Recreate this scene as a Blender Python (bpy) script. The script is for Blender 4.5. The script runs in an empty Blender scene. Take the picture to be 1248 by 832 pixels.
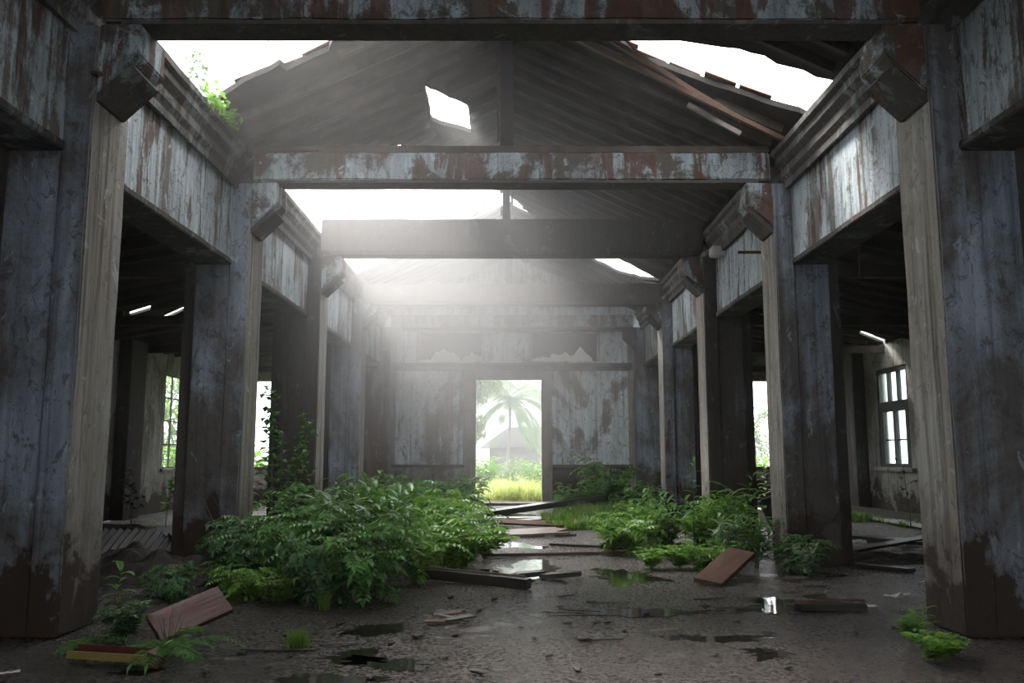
import bpy, bmesh, math, random
from mathutils import Vector, Matrix, noise
from mathutils.geometry import delaunay_2d_cdt
random.seed(7)
PI = math.pi
sc = bpy.context.scene
COL = sc.collection
# ------------------------------------------------------------------ camera
FPX = 1030.0; PITCH = math.atan(139 / FPX); CAMH = 1.3
cam_d = bpy.data.cameras.new('camera'); cam = bpy.data.objects.new('camera', cam_d); COL.objects.link(cam)
cam_d.sensor_width = 36; cam_d.lens = 36 * FPX / 1248; cam_d.clip_start = .05; cam_d.clip_end = 400
cam.location = (0, 0, CAMH); cam.rotation_euler = (PI / 2 + PITCH, 0, 0)
sc.camera = cam
# ------------------------------------------------------------------ world and light
w = bpy.data.worlds.new('overcast_sky'); sc.world = w; w.use_nodes = True
nt = w.node_tree; nt.nodes.clear()
wo = nt.nodes.new('ShaderNodeOutputWorld'); bg = nt.nodes.new('ShaderNodeBackground')
tc = nt.nodes.new('ShaderNodeTexCoord'); sx = nt.nodes.new('ShaderNodeSeparateXYZ'); rp = nt.nodes.new('ShaderNodeValToRGB')
nt.links.new(tc.outputs['Generated'], sx.inputs[0]); nt.links.new(sx.outputs['Z'], rp.inputs[0])
rp.color_ramp.elements[0].position = 0.0; rp.color_ramp.elements[0].color = (.80, .86, .90, 1)
rp.color_ramp.elements[1].position = .5; rp.color_ramp.elements[1].color = (1, 1, 1, 1)
nt.links.new(rp.outputs[0], bg.inputs[0]); bg.inputs[1].default_value = 4.6
nt.links.new(bg.outputs[0], wo.inputs[0])
sun_d = bpy.data.lights.new('hazy_sun', 'SUN'); sun_d.energy = 6.5; sun_d.angle = math.radians(18); sun_d.color = (1, .97, .93)
sun = bpy.data.objects.new('hazy_sun', sun_d); COL.objects.link(sun)
sun.rotation_euler = Vector((-.62, .55, 1.15)).to_track_quat('Z', 'Y').to_euler()
sc.view_settings.view_transform = 'Standard'; sc.view_settings.look = 'None'
sc.view_settings.gamma = 1; sc.view_settings.use_curve_mapping = False
sc.view_settings.exposure = .72

# ------------------------------------------------------------------ helpers
def ray(u, v):
    a = (u - 624) / FPX; b = (416 - v) / FPX; S, C = math.sin(PITCH), math.cos(PITCH)
    return a, C - b * S, S + b * C
def ground(u, v, z=0.0):
    x, y, q = ray(u, v); t = (z - CAMH) / q; return Vector((x * t, y * t, z))
def aty(u, v, Y):
    x, y, q = ray(u, v); t = Y / y; return Vector((x * t, Y, CAMH + q * t))
def tag(o, label=None, cat=None, group=None, kind=None):
    if label: o['label'] = label
    if cat: o['category'] = cat
    if group: o['group'] = group
    if kind: o['kind'] = kind
    return o
def empty(name, loc, label=None, cat=None, group=None, rz=0):
    o = bpy.data.objects.new(name, None); o.empty_display_size = .1; COL.objects.link(o); o.location = loc; o.rotation_euler = (0, 0, rz)
    return tag(o, label, cat, group)
class MB:
    def __init__(s): s.v = []; s.f = []
    def add(s, vs, fs):
        n = len(s.v); s.v += [tuple(p) for p in vs]; s.f += [tuple(i + n for i in f) for f in fs]; return s
    def box(s, x0, x1, y0, y1, z0, z1, M=None):
        if x0 > x1: x0, x1 = x1, x0
        if y0 > y1: y0, y1 = y1, y0
        if z0 > z1: z0, z1 = z1, z0
        vs = [Vector(p) for p in ((x0,y0,z0),(x1,y0,z0),(x1,y1,z0),(x0,y1,z0),(x0,y0,z1),(x1,y0,z1),(x1,y1,z1),(x0,y1,z1))]
        if M: vs = [M @ p for p in vs]
        return s.add(vs, [(0,3,2,1),(4,5,6,7),(0,1,5,4),(1,2,6,5),(2,3,7,6),(3,0,4,7)])
    def prism(s, pts, axis, a, b):
        """closed polygon pts in the plane normal to axis, extruded from a to b"""
        def mk(p, t):
            return {'x': (t, p[0], p[1]), 'y': (p[0], t, p[1]), 'z': (p[0], p[1], t)}[axis]
        n = len(pts); vs = [mk(p, a) for p in pts] + [mk(p, b) for p in pts]
        return s.add(vs, [tuple(range(n - 1, -1, -1)), tuple(range(n, 2 * n))] + [(i, (i + 1) % n, n + (i + 1) % n, n + i) for i in range(n)])
    def beam(s, p, q, w_, h_, up=Vector((0, 0, 1))):
        p = Vector(p); q = Vector(q); d = (q - p).normalized(); r = d.cross(up)
        if r.length < 1e-4: r = Vector((1, 0, 0))
        r.normalize(); u = r.cross(d).normalized(); r = r * w_ / 2; u = u * h_ / 2
        return s.add([p-r-u, p+r-u, p+r+u, p-r+u, q-r-u, q+r-u, q+r+u, q-r+u], [(0,3,2,1),(4,5,6,7),(0,1,5,4),(1,2,6,5),(2,3,7,6),(3,0,4,7)])
    def tube(s, pts, rad, n=6):
        pts = [Vector(p) for p in pts]; rings = []
        for i, p in enumerate(pts):
            d = (pts[min(i + 1, len(pts) - 1)] - pts[max(i - 1, 0)]).normalized()
            a = d.cross(Vector((.3, .1, 1)).normalized())
            if a.length < 1e-3: a = d.cross(Vector((1, 0, 0)))
            a.normalize(); b = d.cross(a); r = rad[i] if isinstance(rad, (list, tuple)) else rad
            rings.append([p + (a * math.cos(2*PI*k/n) + b * math.sin(2*PI*k/n)) * r for k in range(n)])
        vs = [q for R in rings for q in R]; fs = []
        for i in range(len(pts) - 1):
            for k in range(n): fs.append((i*n+k, i*n+(k+1)%n, (i+1)*n+(k+1)%n, (i+1)*n+k))
        fs.append(tuple(range(n - 1, -1, -1))); m = (len(pts) - 1) * n; fs.append(tuple(range(m, m + n)))
        return s.add(vs, fs)
    def build(s, name, mat, parent=None, bevel=0, rough=0, smooth=False, normals=True):
        me = bpy.data.meshes.new(name)
        off = Vector(parent_world(parent)) if parent else Vector((0, 0, 0))
        me.from_pydata([Vector(v) - off for v in s.v], [], s.f)
        if bevel or rough or normals:
            bm = bmesh.new(); bm.from_mesh(me)
            if normals: bmesh.ops.recalc_face_normals(bm, faces=bm.faces)
            if bevel: bmesh.ops.bevel(bm, geom=[e for e in bm.edges if e.calc_face_angle(0) > .5], offset=bevel, segments=2, affect='EDGES', clamp_overlap=True)
            if rough:
                bmesh.ops.triangulate(bm, faces=[f for f in bm.faces if len(f.verts) > 4])
                for k in range(4):
                    L = [e for e in bm.edges if e.calc_length() > .28]
                    if not L: break
                    bmesh.ops.subdivide_edges(bm, edges=L, cuts=1, use_grid_fill=True)
                for v in bm.verts:
                    q = v.co + off; v.co += noise.noise_vector(q * 3.1) * rough + noise.noise_vector(q * 11) * rough * .4
            bm.to_mesh(me); bm.free()
        if smooth:
            for p in me.polygons: p.use_smooth = True
        me.materials.append(mat)
        o = bpy.data.objects.new(name, me); COL.objects.link(o)
        if parent: o.parent = parent
        return o
def parent_world(p):
    t = Vector(p.location)
    while p.parent: p = p.parent; t += Vector(p.location)
    return t
def copy_tree(o, loc=None, rz=None, scale=None, label=None, group=None):
    c = o.copy(); COL.objects.link(c)
    for ch in [k for k in ALLCH(o)]:
        d = ch.copy(); COL.objects.link(d); d.parent = c
        for g in ALLCH(ch):
            e = g.copy(); COL.objects.link(e); e.parent = d
    if loc is not None: c.location = loc
    if rz is not None: c.rotation_euler = (0, 0, rz)
    if scale: c.scale = (scale,) * 3 if isinstance(scale, (int, float)) else scale
    if label: c['label'] = label
    if group: c['group'] = group
    return c
def ALLCH(o): return [k for k in COL.objects if k.parent == o]

# ------------------------------------------------------------------ materials
def newmat(name):
    m = bpy.data.materials.new(name); m.use_nodes = True; n = m.node_tree; b = n.nodes['Principled BSDF']
    return m, n, b
def N(n, t, **k):
    q = n.nodes.new(t)
    for a, v in k.items(): setattr(q, a, v)
    return q
def mapped(n, scale, loc=(0, 0, 0), src='pos'):
    if src == 'pos': g = N(n, 'ShaderNodeNewGeometry').outputs['Position']
    else: g = N(n, 'ShaderNodeTexCoord').outputs['Object']
    mp = N(n, 'ShaderNodeMapping'); mp.inputs['Scale'].default_value = scale; mp.inputs['Location'].default_value = loc
    n.links.new(g, mp.inputs['Vector']); return mp.outputs[0]
def tex(n, scale, detail=6, rough=.6, dist=0, loc=(0, 0, 0), src='pos'):
    t = N(n, 'ShaderNodeTexNoise'); t.inputs['Scale'].default_value = 1; t.inputs['Detail'].default_value = detail
    t.inputs['Roughness'].default_value = rough; t.inputs['Distortion'].default_value = dist
    n.links.new(mapped(n, scale, loc, src), t.inputs['Vector']); return t.outputs['Fac']
def ramp(n, fac, a, b, ca=(0, 0, 0, 1), cb=(1, 1, 1, 1)):
    r = N(n, 'ShaderNodeValToRGB'); r.color_ramp.elements[0].position = a; r.color_ramp.elements[1].position = b
    r.color_ramp.elements[0].color = ca; r.color_ramp.elements[1].color = cb; n.links.new(fac, r.inputs[0]); return r.outputs[0]
def mix(n, fac, a, b, mode='MIX'):
    m = N(n, 'ShaderNodeMix', data_type='RGBA', blend_type=mode)
    for i, v in ((0, fac), (6, a), (7, b)):
        if hasattr(v, 'links') or isinstance(v, bpy.types.NodeSocket): n.links.new(v, m.inputs[i])
        else: m.inputs[i].default_value = v if i == 0 else (*v, 1) if len(v) == 3 else v
    return m.outputs[2]
def mth(n, op, a, b=0.0):
    m = N(n, 'ShaderNodeMath', operation=op)
    for i, v in ((0, a), (1, b)):
        if isinstance(v, bpy.types.NodeSocket): n.links.new(v, m.inputs[i])
        else: m.inputs[i].default_value = v
    return m.outputs[0]
def plaster(name, paint=.5, rust=.5, streak=.5, moss=.9, tint=(.40, .455, .50), bare=(.15, .135, .12), seed=0.0, patch=1.0, base=True, rustcol=(.08, .04, .026), soft=.035):
    m, n, b = newmat(name)
    big = tex(n, (patch*1.1, patch*1.1, patch*.8), 9, .62, .6, (seed, 0, 0))
    st = tex(n, (5.5, 5.5, .33), 5, .6, .2, (seed * 2, 3, 0))
    fine = tex(n, (17, 17, .9), 4, .6, 0, (seed, 7, 0))
    spk = tex(n, (34, 34, 30), 6, .7, 0, (seed, 1, 5))
    s1 = mth(n, 'ADD', mth(n, 'MULTIPLY', big, 1 - streak * .6), mth(n, 'MULTIPLY', st, streak * .6))
    s1 = mth(n, 'ADD', s1, mth(n, 'MULTIPLY', mth(n, 'SUBTRACT', spk, .5), .16))
    pm = ramp(n, s1, .5 - (paint - .5) * .35 - soft * .4, .5 - (paint - .5) * .35 + soft)
    bare_c = mix(n, fine, tuple(c * .62 for c in bare), tuple(c * 1.35 for c in bare))
    tint_c = mix(n, ramp(n, fine, .35, .7), tuple(c * .72 for c in tint), tint)
    col = mix(n, pm, bare_c, tint_c)
    # mould veil over the paint
    veil = ramp(n, tex(n, (1.7, 1.7, .7), 8, .7, .4, (seed, 9, 2)), .42, .72)
    col = mix(n, mth(n, 'MULTIPLY', veil, .62), col, tuple(c * .75 for c in bare))
    # thin dark run marks
    run = ramp(n, tex(n, (11, 11, .28), 4, .65, 0, (seed * 3, 2, 0)), .52, .66)
    col = mix(n, mth(n, 'MULTIPLY', run, .35 + .4 * streak), col, (.045, .04, .036))
    # rust-brown runs
    rs = tex(n, (2.6, 2.6, .45), 6, .65, .5, (seed * 5, 4, 1))
    rm = ramp(n, mth(n, 'ADD', rs, mth(n, 'MULTIPLY', mth(n, 'SUBTRACT', spk, .5), .12)), .66 - rust * .14, .70 - rust * .14)
    col = mix(n, mth(n, 'MULTIPLY', rm, .85), col, mix(n, fine, tuple(c * .6 for c in rustcol), tuple(c * 1.5 for c in rustcol)))
    # peeled speckles and cracks
    chip = ramp(n, tex(n, (9, 9, 6), 8, .75, .8, (seed, 8, 3)), .56, .585)
    col = mix(n, mth(n, 'MULTIPLY', chip, .65), col, tuple(c * .55 for c in bare))
    dab = ramp(n, tex(n, (5, 5, 3), 8, .75, .8, (seed, 3, 8)), .60, .63)
    col = mix(n, mth(n, 'MULTIPLY', dab, .5), col, tuple(min(1, c * 1.25) for c in tint))
    vo = N(n, 'ShaderNodeTexVoronoi', feature='DISTANCE_TO_EDGE'); vo.inputs['Scale'].default_value = 1
    wp = N(n, 'ShaderNodeVectorMath', operation='ADD'); nz = N(n, 'ShaderNodeTexNoise'); nz.inputs['Scale'].default_value = 3
    n.links.new(mapped(n, (1.3, 1.3, .8), (seed, 0, 0)), wp.inputs[0]); n.links.new(nz.outputs['Color'], wp.inputs[1]); n.links.new(wp.outputs[0], vo.inputs['Vector'])
    crack = ramp(n, vo.outputs['Distance'], .0, .006, (1, 1, 1, 1), (0, 0, 0, 1))
    col = mix(n, mth(n, 'MULTIPLY', crack, .5), col, (.03, .027, .025))
    col = mix(n, ramp(n, spk, .60, .68), col, tuple(c * .6 for c in bare))
    if base:
        g = N(n, 'ShaderNodeNewGeometry'); sp = N(n, 'ShaderNodeSeparateXYZ'); n.links.new(g.outputs['Position'], sp.inputs[0])
        h = mth(n, 'ADD', mth(n, 'MULTIPLY', sp.outputs['Z'], .9), mth(n, 'MULTIPLY', mth(n, 'SUBTRACT', tex(n, (2.2, 2.2, 2.0), 7, .65, .4, (seed, 5, 5)), .5), 2.2))
        gm = ramp(n, h, .38, .5, (1, 1, 1, 1), (0, 0, 0, 1))
        col = mix(n, mth(n, 'MULTIPLY', gm, moss), col, mix(n, spk, (.010, .007, .006), (.028, .020, .015)))
        gr = ramp(n, h, .55, 1.2, (1, 1, 1, 1), (0, 0, 0, 1))
        col = mix(n, mth(n, 'MULTIPLY', gr, .5 * moss), col, (.05, .036, .028))
    n.links.new(col, b.inputs['Base Color'])
    n.links.new(ramp(n, spk, .3, .7, (.62, .62, .62, 1), (.95, .95, .95, 1)), b.inputs['Roughness'])
    b.inputs['Specular IOR Level'].default_value = .22
    bp = N(n, 'ShaderNodeBump'); bp.inputs['Strength'].default_value = .45; bp.inputs['Distance'].default_value = .02
    hh = mth(n, 'ADD', mth(n, 'MULTIPLY', spk, .5), mth(n, 'ADD', mth(n, 'MULTIPLY', pm, .35), mth(n, 'MULTIPLY', fine, .3)))
    n.links.new(hh, bp.inputs['Height']); n.links.new(bp.outputs[0], b.inputs['Normal'])
    return m
def wood(name, c1, c2, scale=(3, 3, 30), rough=.8, src='pos', spec=.3, bump=.3):
    m, n, b = newmat(name)
    t = tex(n, scale, 6, .65, .3, src=src); t2 = tex(n, (2.5, 2.5, 2.5), 5, .6, 0, (3, 3, 3), src=src)
    col = mix(n, ramp(n, t, .3, .72), c1, c2); col = mix(n, mth(n, 'MULTIPLY', ramp(n, t2, .45, .7), .6), col, tuple(x * .5 for x in c1))
    n.links.new(col, b.inputs['Base Color']); b.inputs['Roughness'].default_value = rough; b.inputs['Specular IOR Level'].default_value = spec
    bp = N(n, 'ShaderNodeBump'); bp.inputs['Strength'].default_value = bump; bp.inputs['Distance'].default_value = .01
    n.links.new(t, bp.inputs['Height']); n.links.new(bp.outputs[0], b.inputs['Normal'])
    return m
def leafmat(name, c1, c2, trans=.35, rough=.42):
    m, n, b = newmat(name)
    g = N(n, 'ShaderNodeNewGeometry'); col = mix(n, g.outputs['Random Per Island'], c1, c2)
    n.links.new(col, b.inputs['Base Color']); b.inputs['Roughness'].default_value = rough; b.inputs['Specular IOR Level'].default_value = .45
    tr = N(n, 'ShaderNodeBsdfTranslucent'); n.links.new(mix(n, .35, col, (.25, .42, .05)), tr.inputs[0])
    mx = N(n, 'ShaderNodeMixShader'); mx.inputs[0].default_value = trans
    n.links.new(b.outputs[0], mx.inputs[1]); n.links.new(tr.outputs[0], mx.inputs[2]); n.links.new(mx.outputs[0], n.nodes['Material Output'].inputs[0])
    return m
def simple(name, c, rough=.6, metal=0, var=.4):
    m, n, b = newmat(name)
    t = tex(n, (9, 9, 9), 6, .7); n.links.new(mix(n, t, tuple(x * (1 - var) for x in c), tuple(min(1, x * (1 + var)) for x in c)), b.inputs['Base Color'])
    b.inputs['Roughness'].default_value = rough; b.inputs['Metallic'].default_value = metal
    return m
M = {}
def simple(name, c, rough=.6, metal=0, var=.4):
    m, n, b = newmat(name)
    t = tex(n, (9, 9, 9), 6, .7); n.links.new(mix(n, t, tuple(x * (1 - var) for x in c), tuple(min(1, x * (1 + var)) for x in c)), b.inputs['Base Color'])
    b.inputs['Roughness'].default_value = rough; b.inputs['Metallic'].default_value = metal
    return m
M['pier'] = plaster('weathered_pier_plaster', .56, .30, .45, 1.0, tint=(.30, .35, .42), bare=(.10, .093, .09), seed=1.3, patch=.85, soft=.09)
M['strip'] = plaster('streaked_lit_pilaster_plaster', .45, .10, 1.0, .9, tint=(.44, .44, .42), bare=(.27, .245, .215), seed=4.1, patch=1.4, soft=.12)  # streaked concrete, with light on the hall-facing sides put into its paler colour
M['lintel'] = plaster('peeling_blue_lintel_plaster', .64, .8, .75, 0, tint=(.50, .57, .61), bare=(.16, .145, .13), seed=8.2, base=False, rustcol=(.075, .036, .02))
M['beam'] = plaster('patchy_beam_plaster', .58, 1.1, .25, 0, tint=(.42, .49, .53), bare=(.10, .085, .07), seed=12.4, patch=1.6, base=False, rustcol=(.085, .038, .024))
M['dbeam'] = plaster('dark_plain_concrete', .22, .25, .3, 0, tint=(.2, .2, .2), bare=(.09, .08, .072), seed=15.4, patch=1.0, base=False)  # dark concrete with sparse greyer patches
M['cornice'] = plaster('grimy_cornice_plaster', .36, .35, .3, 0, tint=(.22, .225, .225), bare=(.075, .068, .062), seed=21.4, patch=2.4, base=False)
M['pale'] = simple('pale_broken_plaster', (.72, .70, .67), .9, 0, .25)
M['wall'] = plaster('peeling_back_wall_plaster', .70, .2, .35, .8, tint=(.72, .79, .84), bare=(.20, .18, .16), seed=30.1, patch=.5, soft=.03)
M['aisle'] = plaster('pale_aisle_wall_plaster', .62, .10, .3, .9, tint=(.46, .46, .43), bare=(.22, .20, .17), seed=37.7, patch=.8)
M['darkpier'] = plaster('dark_pier_plaster', .25, .3, .9, .9, tint=(.16, .17, .18), bare=(.07, .063, .058), seed=44.4, patch=1.0)  # darker tones of the pier plaster
M['rustpier'] = plaster('rust_stained_pier_plaster', .45, 1.5, .8, .9, tint=(.38, .38, .37), bare=(.15, .12, .10), seed=50.4)
M['wood_dark'] = wood('dark_wet_timber', (.022, .017, .015), (.06, .048, .042), (3, 25, 3))
M['board'] = wood('dark_roof_boarding', (.020, .018, .018), (.052, .047, .044), (1.2, 7, 1.2), .9)  # near-black boards with slightly paler grain
M['rafter'] = wood('grey_brown_rafter_timber', (.045, .036, .03), (.11, .088, .072), (3, 20, 3), .85)
M['plank_brown'] = wood('brown_fallen_plank', (.05, .027, .018), (.13, .07, .046), (3, 30, 30), .6, 'obj')
M['plank_red'] = wood('red_painted_wet_board', (.05, .013, .009), (.12, .034, .024), (2.5, 34, 34), .38, 'obj', .5)
M['plank_black'] = wood('black_wet_plank', (.010, .009, .008), (.035, .028, .024), (2, 26, 20), .32, 'obj', .5)
M['plank_pale'] = wood('pale_wet_plank', (.13, .10, .085), (.30, .25, .22), (2, 22, 20), .28, 'obj', .5)
M['frame'] = wood('weathered_door_frame_wood', (.20, .18, .16), (.36, .32, .29), (14, 14, .7), .8)
M['dark_frame'] = simple('blackened_window_frame', (.022, .022, .022), .7)
M['clod'] = simple('wet_black_debris', (.018, .014, .012), .75)
M['mud'] = simple('dark_mud_heap', (.016, .012, .010), .7)
M['metal'] = simple('grey_corrugated_metal', (.09, .088, .086), .5, .6)
M['rustm'] = simple('rusted_iron', (.09, .045, .03), .8)
M['white'] = simple('dirty_white_plastic', (.55, .55, .53), .5, 0, .15)
M['tile'] = simple('terracotta_roof_tile', (.17, .085, .06), .8)
M['twig'] = simple('bare_grey_twig_bark', (.07, .055, .05), .8)
M['stem'] = simple('green_plant_stem', (.05, .085, .02), .6)
M['bark'] = simple('foggy_trunk_bark', (.12, .11, .09), .9)
M['leaf'] = leafmat('mid_green_leaves', (.045, .15, .028), (.12, .28, .07))
M['leaf_dark'] = leafmat('dark_blue_green_leaves', (.035, .105, .035), (.09, .20, .075))
M['leaf_lime'] = leafmat('lime_green_leaves', (.085, .22, .03), (.19, .36, .06), .4)
M['leaf_grey'] = leafmat('silvery_green_leaves', (.10, .18, .09), (.28, .38, .26), .25)
M['leaf_brown'] = leafmat('withered_dark_leaves', (.012, .012, .008), (.035, .03, .015), .2)
M['grass'] = leafmat('moist_grass_blades', (.06, .15, .02), (.16, .28, .04), .4)
M['grass_pale'] = leafmat('pale_meadow_grass', (.34, .40, .14), (.60, .60, .26), .4)
M['leaf_far'] = leafmat('fogbound_tree_leaves', (.05, .12, .03), (.13, .23, .06), .4)
# glass
gm, gn, gb = newmat('dusty_window_glass'); gb.inputs['Base Color'].default_value = (.75, .85, .85, 1); gb.inputs['Transmission Weight'].default_value = 1
gb.inputs['Roughness'].default_value = .35; gb.inputs['IOR'].default_value = 1.1; M['glass'] = gm
# wet floor
def floor_mat():
    m, n, b = newmat('wet_muddy_floor')
    big = tex(n, (.55, .8, 1), 8, .6, .5); mid = tex(n, (2.3, 3.4, 2), 7, .65, .4, (4, 0, 0)); grit = tex(n, (30, 30, 30), 6, .8); g2 = tex(n, (150, 150, 150), 2, .6)
    col = mix(n, ramp(n, mid, .35, .65), (.018, .0125, .0105), (.040, .029, .025))
    col = mix(n, ramp(n, big, .42, .6), col, mix(n, grit, (.016, .010, .008), (.050, .031, .024)))
    col = mix(n, ramp(n, grit, .53, .61), col, (.13, .105, .095))
    col = mix(n, ramp(n, grit, .36, .46, (1, 1, 1, 1), (0, 0, 0, 1)), col, (.02, .014, .012))
    pud = ramp(n, mth(n, 'ADD', mth(n, 'MULTIPLY', big, .6), mth(n, 'MULTIPLY', mid, .4)), .385, .42, (1, 1, 1, 1), (0, 0, 0, 1))
    col = mix(n, mth(n, 'MULTIPLY', pud, .75), col, (.022, .018, .014))
    n.links.new(col, b.inputs['Base Color'])
    r0 = ramp(n, mid, .3, .7, (.10, .10, .10, 1), (.27, .27, .27, 1))
    vg = N(n, 'ShaderNodeTexVoronoi', feature='F1'); vg.inputs['Scale'].default_value = 1; n.links.new(mapped(n, (38, 38, 38)), vg.inputs['Vector'])
    pebble = ramp(n, vg.outputs['Distance'], .15, .75, (1, 1, 1, 1), (0, 0, 0, 1))
    rbump = tex(n, (11, 13, 11), 7, .7)
    r0 = mix(n, ramp(n, grit, .46, .54), r0, (.38, .38, .38))
    rr = mix(n, pud, r0, (.05, .05, .05)); n.links.new(rr, b.inputs['Roughness'])
    b.inputs['Specular IOR Level'].default_value = .85
    bp = N(n, 'ShaderNodeBump'); bp.inputs['Distance'].default_value = .06
    n.links.new(mth(n, 'SUBTRACT', 1.0, mth(n, 'MULTIPLY', pud, .85)), bp.inputs['Strength'])
    n.links.new(mth(n, 'ADD', mth(n, 'ADD', mth(n, 'MULTIPLY', grit, .5), mth(n, 'MULTIPLY', pebble, .12)), mth(n, 'ADD', mth(n, 'MULTIPLY', rbump, .8), mth(n, 'MULTIPLY', mid, 1.2))), bp.inputs['Height'])
    n.links.new(bp.outputs[0], b.inputs['Normal']); return m
M['floor'] = floor_mat()
wm, wn, wb = newmat('still_dirty_water'); wb.inputs['Base Color'].default_value = (.010, .009, .007, 1); wb.inputs['Roughness'].default_value = .03; wb.inputs['Specular IOR Level'].default_value = .8
wbp = N(wn, 'ShaderNodeBump'); wbp.inputs['Strength'].default_value = .12; wbp.inputs['Distance'].default_value = .01
wn.links.new(tex(wn, (6, 9, 6), 4, .6), wbp.inputs['Height']); wn.links.new(wbp.outputs[0], wb.inputs['Normal']); M['water'] = wm
M['soil'] = simple('grassy_soil', (.16, .20, .06), .9)

# ------------------------------------------------------------------ structure
HW = 3.5           # lintel face
AW = 8.2           # aisle outer wall
YB = 23.0          # back wall
SOF = 3.65
PY = [6.3, 10.25, 14.2, 18.2]
# floor with gentle unevenness
def grid(x0, x1, y0, y1, nx, ny, fn):
    mb = MB(); vs = []; fs = []
    for j in range(ny + 1):
        for i in range(nx + 1):
            x = x0 + (x1 - x0) * i / nx; y = y0 + (y1 - y0) * j / ny; vs.append((x, y, fn(x, y)))
    for j in range(ny):
        for i in range(nx):
            a = j * (nx + 1) + i; fs.append((a, a + 1, a + nx + 2, a + nx + 1))
    mb.add(vs, fs); return mb
f = grid(-AW - .3, AW + .3, -3, YB + .3, 90, 130, lambda x, y: .008 * noise.noise(Vector((x * .9, y * .9, 0))) - .008).build('floor', M['floor'], smooth=True)
tag(f, 'wet dark brown muddy floor of the ruined hall with shallow puddles', 'floor', kind='structure')
g = grid(-45, 45, YB + .3, 110, 60, 60, lambda x, y: -.02 + .1 * noise.noise(Vector((x * .2, y * .2, 4)))* min(1, (y - YB) * .3)).build('ground', M['soil'], smooth=True)
tag(g, 'pale green grassy ground outside beyond the doorway', 'ground', kind='structure')
for s, nm in ((-1, 'left'), (1, 'right')):
    g = grid(*(sorted((s * (AW + .3), s * 45))), -3, YB + .3, 30, 30, lambda x, y: -.03).build('ground_' + nm, M['soil'])
    tag(g, f'grassy ground outside the {nm} aisle wall', 'ground', kind='structure')

# back wall with openings
TR = [(-2.55, -.82), (.55, 2.35)]   # transoms
DX0, DX1, DZ = -.98, .80, 3.36
def wall_with_openings(x0, x1, z0, z1, y0, y1, ops, top=None):
    """ops: (x0,x1,z0,z1) cut from a wall in the XZ plane"""
    xs = sorted(set([x0, x1] + [o[0] for o in ops] + [o[1] for o in ops])); zs = sorted(set([z0, z1] + [o[2] for o in ops] + [o[3] for o in ops]))
    mb = MB()
    for i in range(len(xs) - 1):
        for j in range(len(zs) - 1):
            cx = (xs[i] + xs[i+1]) / 2; cz = (zs[j] + zs[j+1]) / 2
            if any(o[0] < cx < o[1] and o[2] < cz < o[3] for o in ops): continue
            mb.box(xs[i], xs[i+1], y0, y1, zs[j], zs[j+1])
    return mb
mb = wall_with_openings(-3.7, 3.7, 0, 5.0, YB, YB + .28, [(DX0 - .28, DX1 + .28, -.01, DZ + .22)] + [(a, b, 3.86, 4.66) for a, b in TR])
mb.prism([(-3.7, 5.0), (3.7, 5.0), (3.7, 5.13), (0, 6.82), (-3.7, 5.13)], 'y', YB, YB + .28)
bw = mb.build('wall_back', M['wall']); tag(bw, 'peeling blue-grey end wall with gable and open doorway', 'wall', kind='structure')
# broken plaster pieces left in transoms + dark sheets in place of the darkness behind
def lumps(x0, x1, z0, hs, y0, y1, seed):
    pts = [(x0, z0)]; n = 60
    for i in range(n + 1):
        t = i / n; x = x0 + (x1 - x0) * t; h = 0
        for c, wd, hh in hs:
            d = abs(t - c) / wd
            if d < 1: h = max(h, hh * math.sqrt(1 - d * d))
        h = max(.015, h * (.8 + .5 * noise.noise(Vector((x * 5, seed, 3)))) + .05 * noise.noise(Vector((x * 14, seed, 0)))); pts.append((x, z0 + h))
    pts.append((x1, z0)); return MB().prism(pts, 'y', y0, y1)
for k, (a, b) in enumerate(TR):
    hs = [(.12, .16, .07), (.42, .24, .38), (.86, .18, .24)] if k == 0 else [(.15, .18, .13), (.48, .2, .30), (.8, .2, .40)]
    o = lumps(a + .01, b - .01 - (.12 if k else 0), 3.86, hs, YB + .07, YB + .15, k * 3.3).build('broken_panel', M['pale'])
    tag(o, ('jagged pale remains of a panel in the left transom opening', 'jagged pale remains of a panel in the right transom opening')[k], 'panel')
    o = MB().box(a - .05, b + .05, YB + .30, YB + .36, 3.8, 4.72).build('transom_backing', M['board']); tag(o, ('dark backing sheet for the darkness behind the left transom opening', 'dark backing sheet for the darkness behind the right transom opening')[k], 'boarding')
    t = MB()
    for xx in (a - .07, b + .01): t.box(xx, xx + .06, YB - .03, YB + .02, 3.84, 4.70)
    tag(t.build('trim_%d' % (k + 1), M['frame']), 'thin upright mouldings beside the %s transom opening' % ('left', 'right')[k], 'trim', kind='structure')
# ledges
tr = MB().box(-3.25, 3.25, YB - .13, YB - .001, 3.70, 3.80).box(-3.25, 3.25, YB - .08, YB - .001, 3.60, 3.70).build('trim_3', M['cornice'], bevel=.008, rough=.006)
tag(tr, 'moulded ledge running across the end wall above the doorway', 'trim', kind='structure')
tr = MB().box(-3.25, 3.25, YB - .09, YB - .001, 4.68, 4.76).build('trim_4', M['cornice'], bevel=.008)
tag(tr, 'narrow ledge above the transom openings of the end wall', 'trim', kind='structure')
for k, (a, b) in enumerate(((-3.25, DX0 - .29), (DX1 + .29, 3.25))):
    tr = MB().box(a, b, YB - .1, YB - .001, .98, 1.06).build('trim_%d' % (5 + k), M['dbeam'], bevel=.006)
    tag(tr, 'dado ledge on the end wall %s of the doorway' % ('left', 'right')[k], 'trim', kind='structure')
    o = MB().box(a, b, YB - .03, YB - .001, .0, .98).build('dado_panel', M['aisle'] if k == 0 else M['darkpier'])  # right panel: shade of a recess put into its dark plaster
    tag(o, 'dado panel under the end wall ledge %s of the doorway' % ('left', 'right')[k], 'panel')
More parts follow.
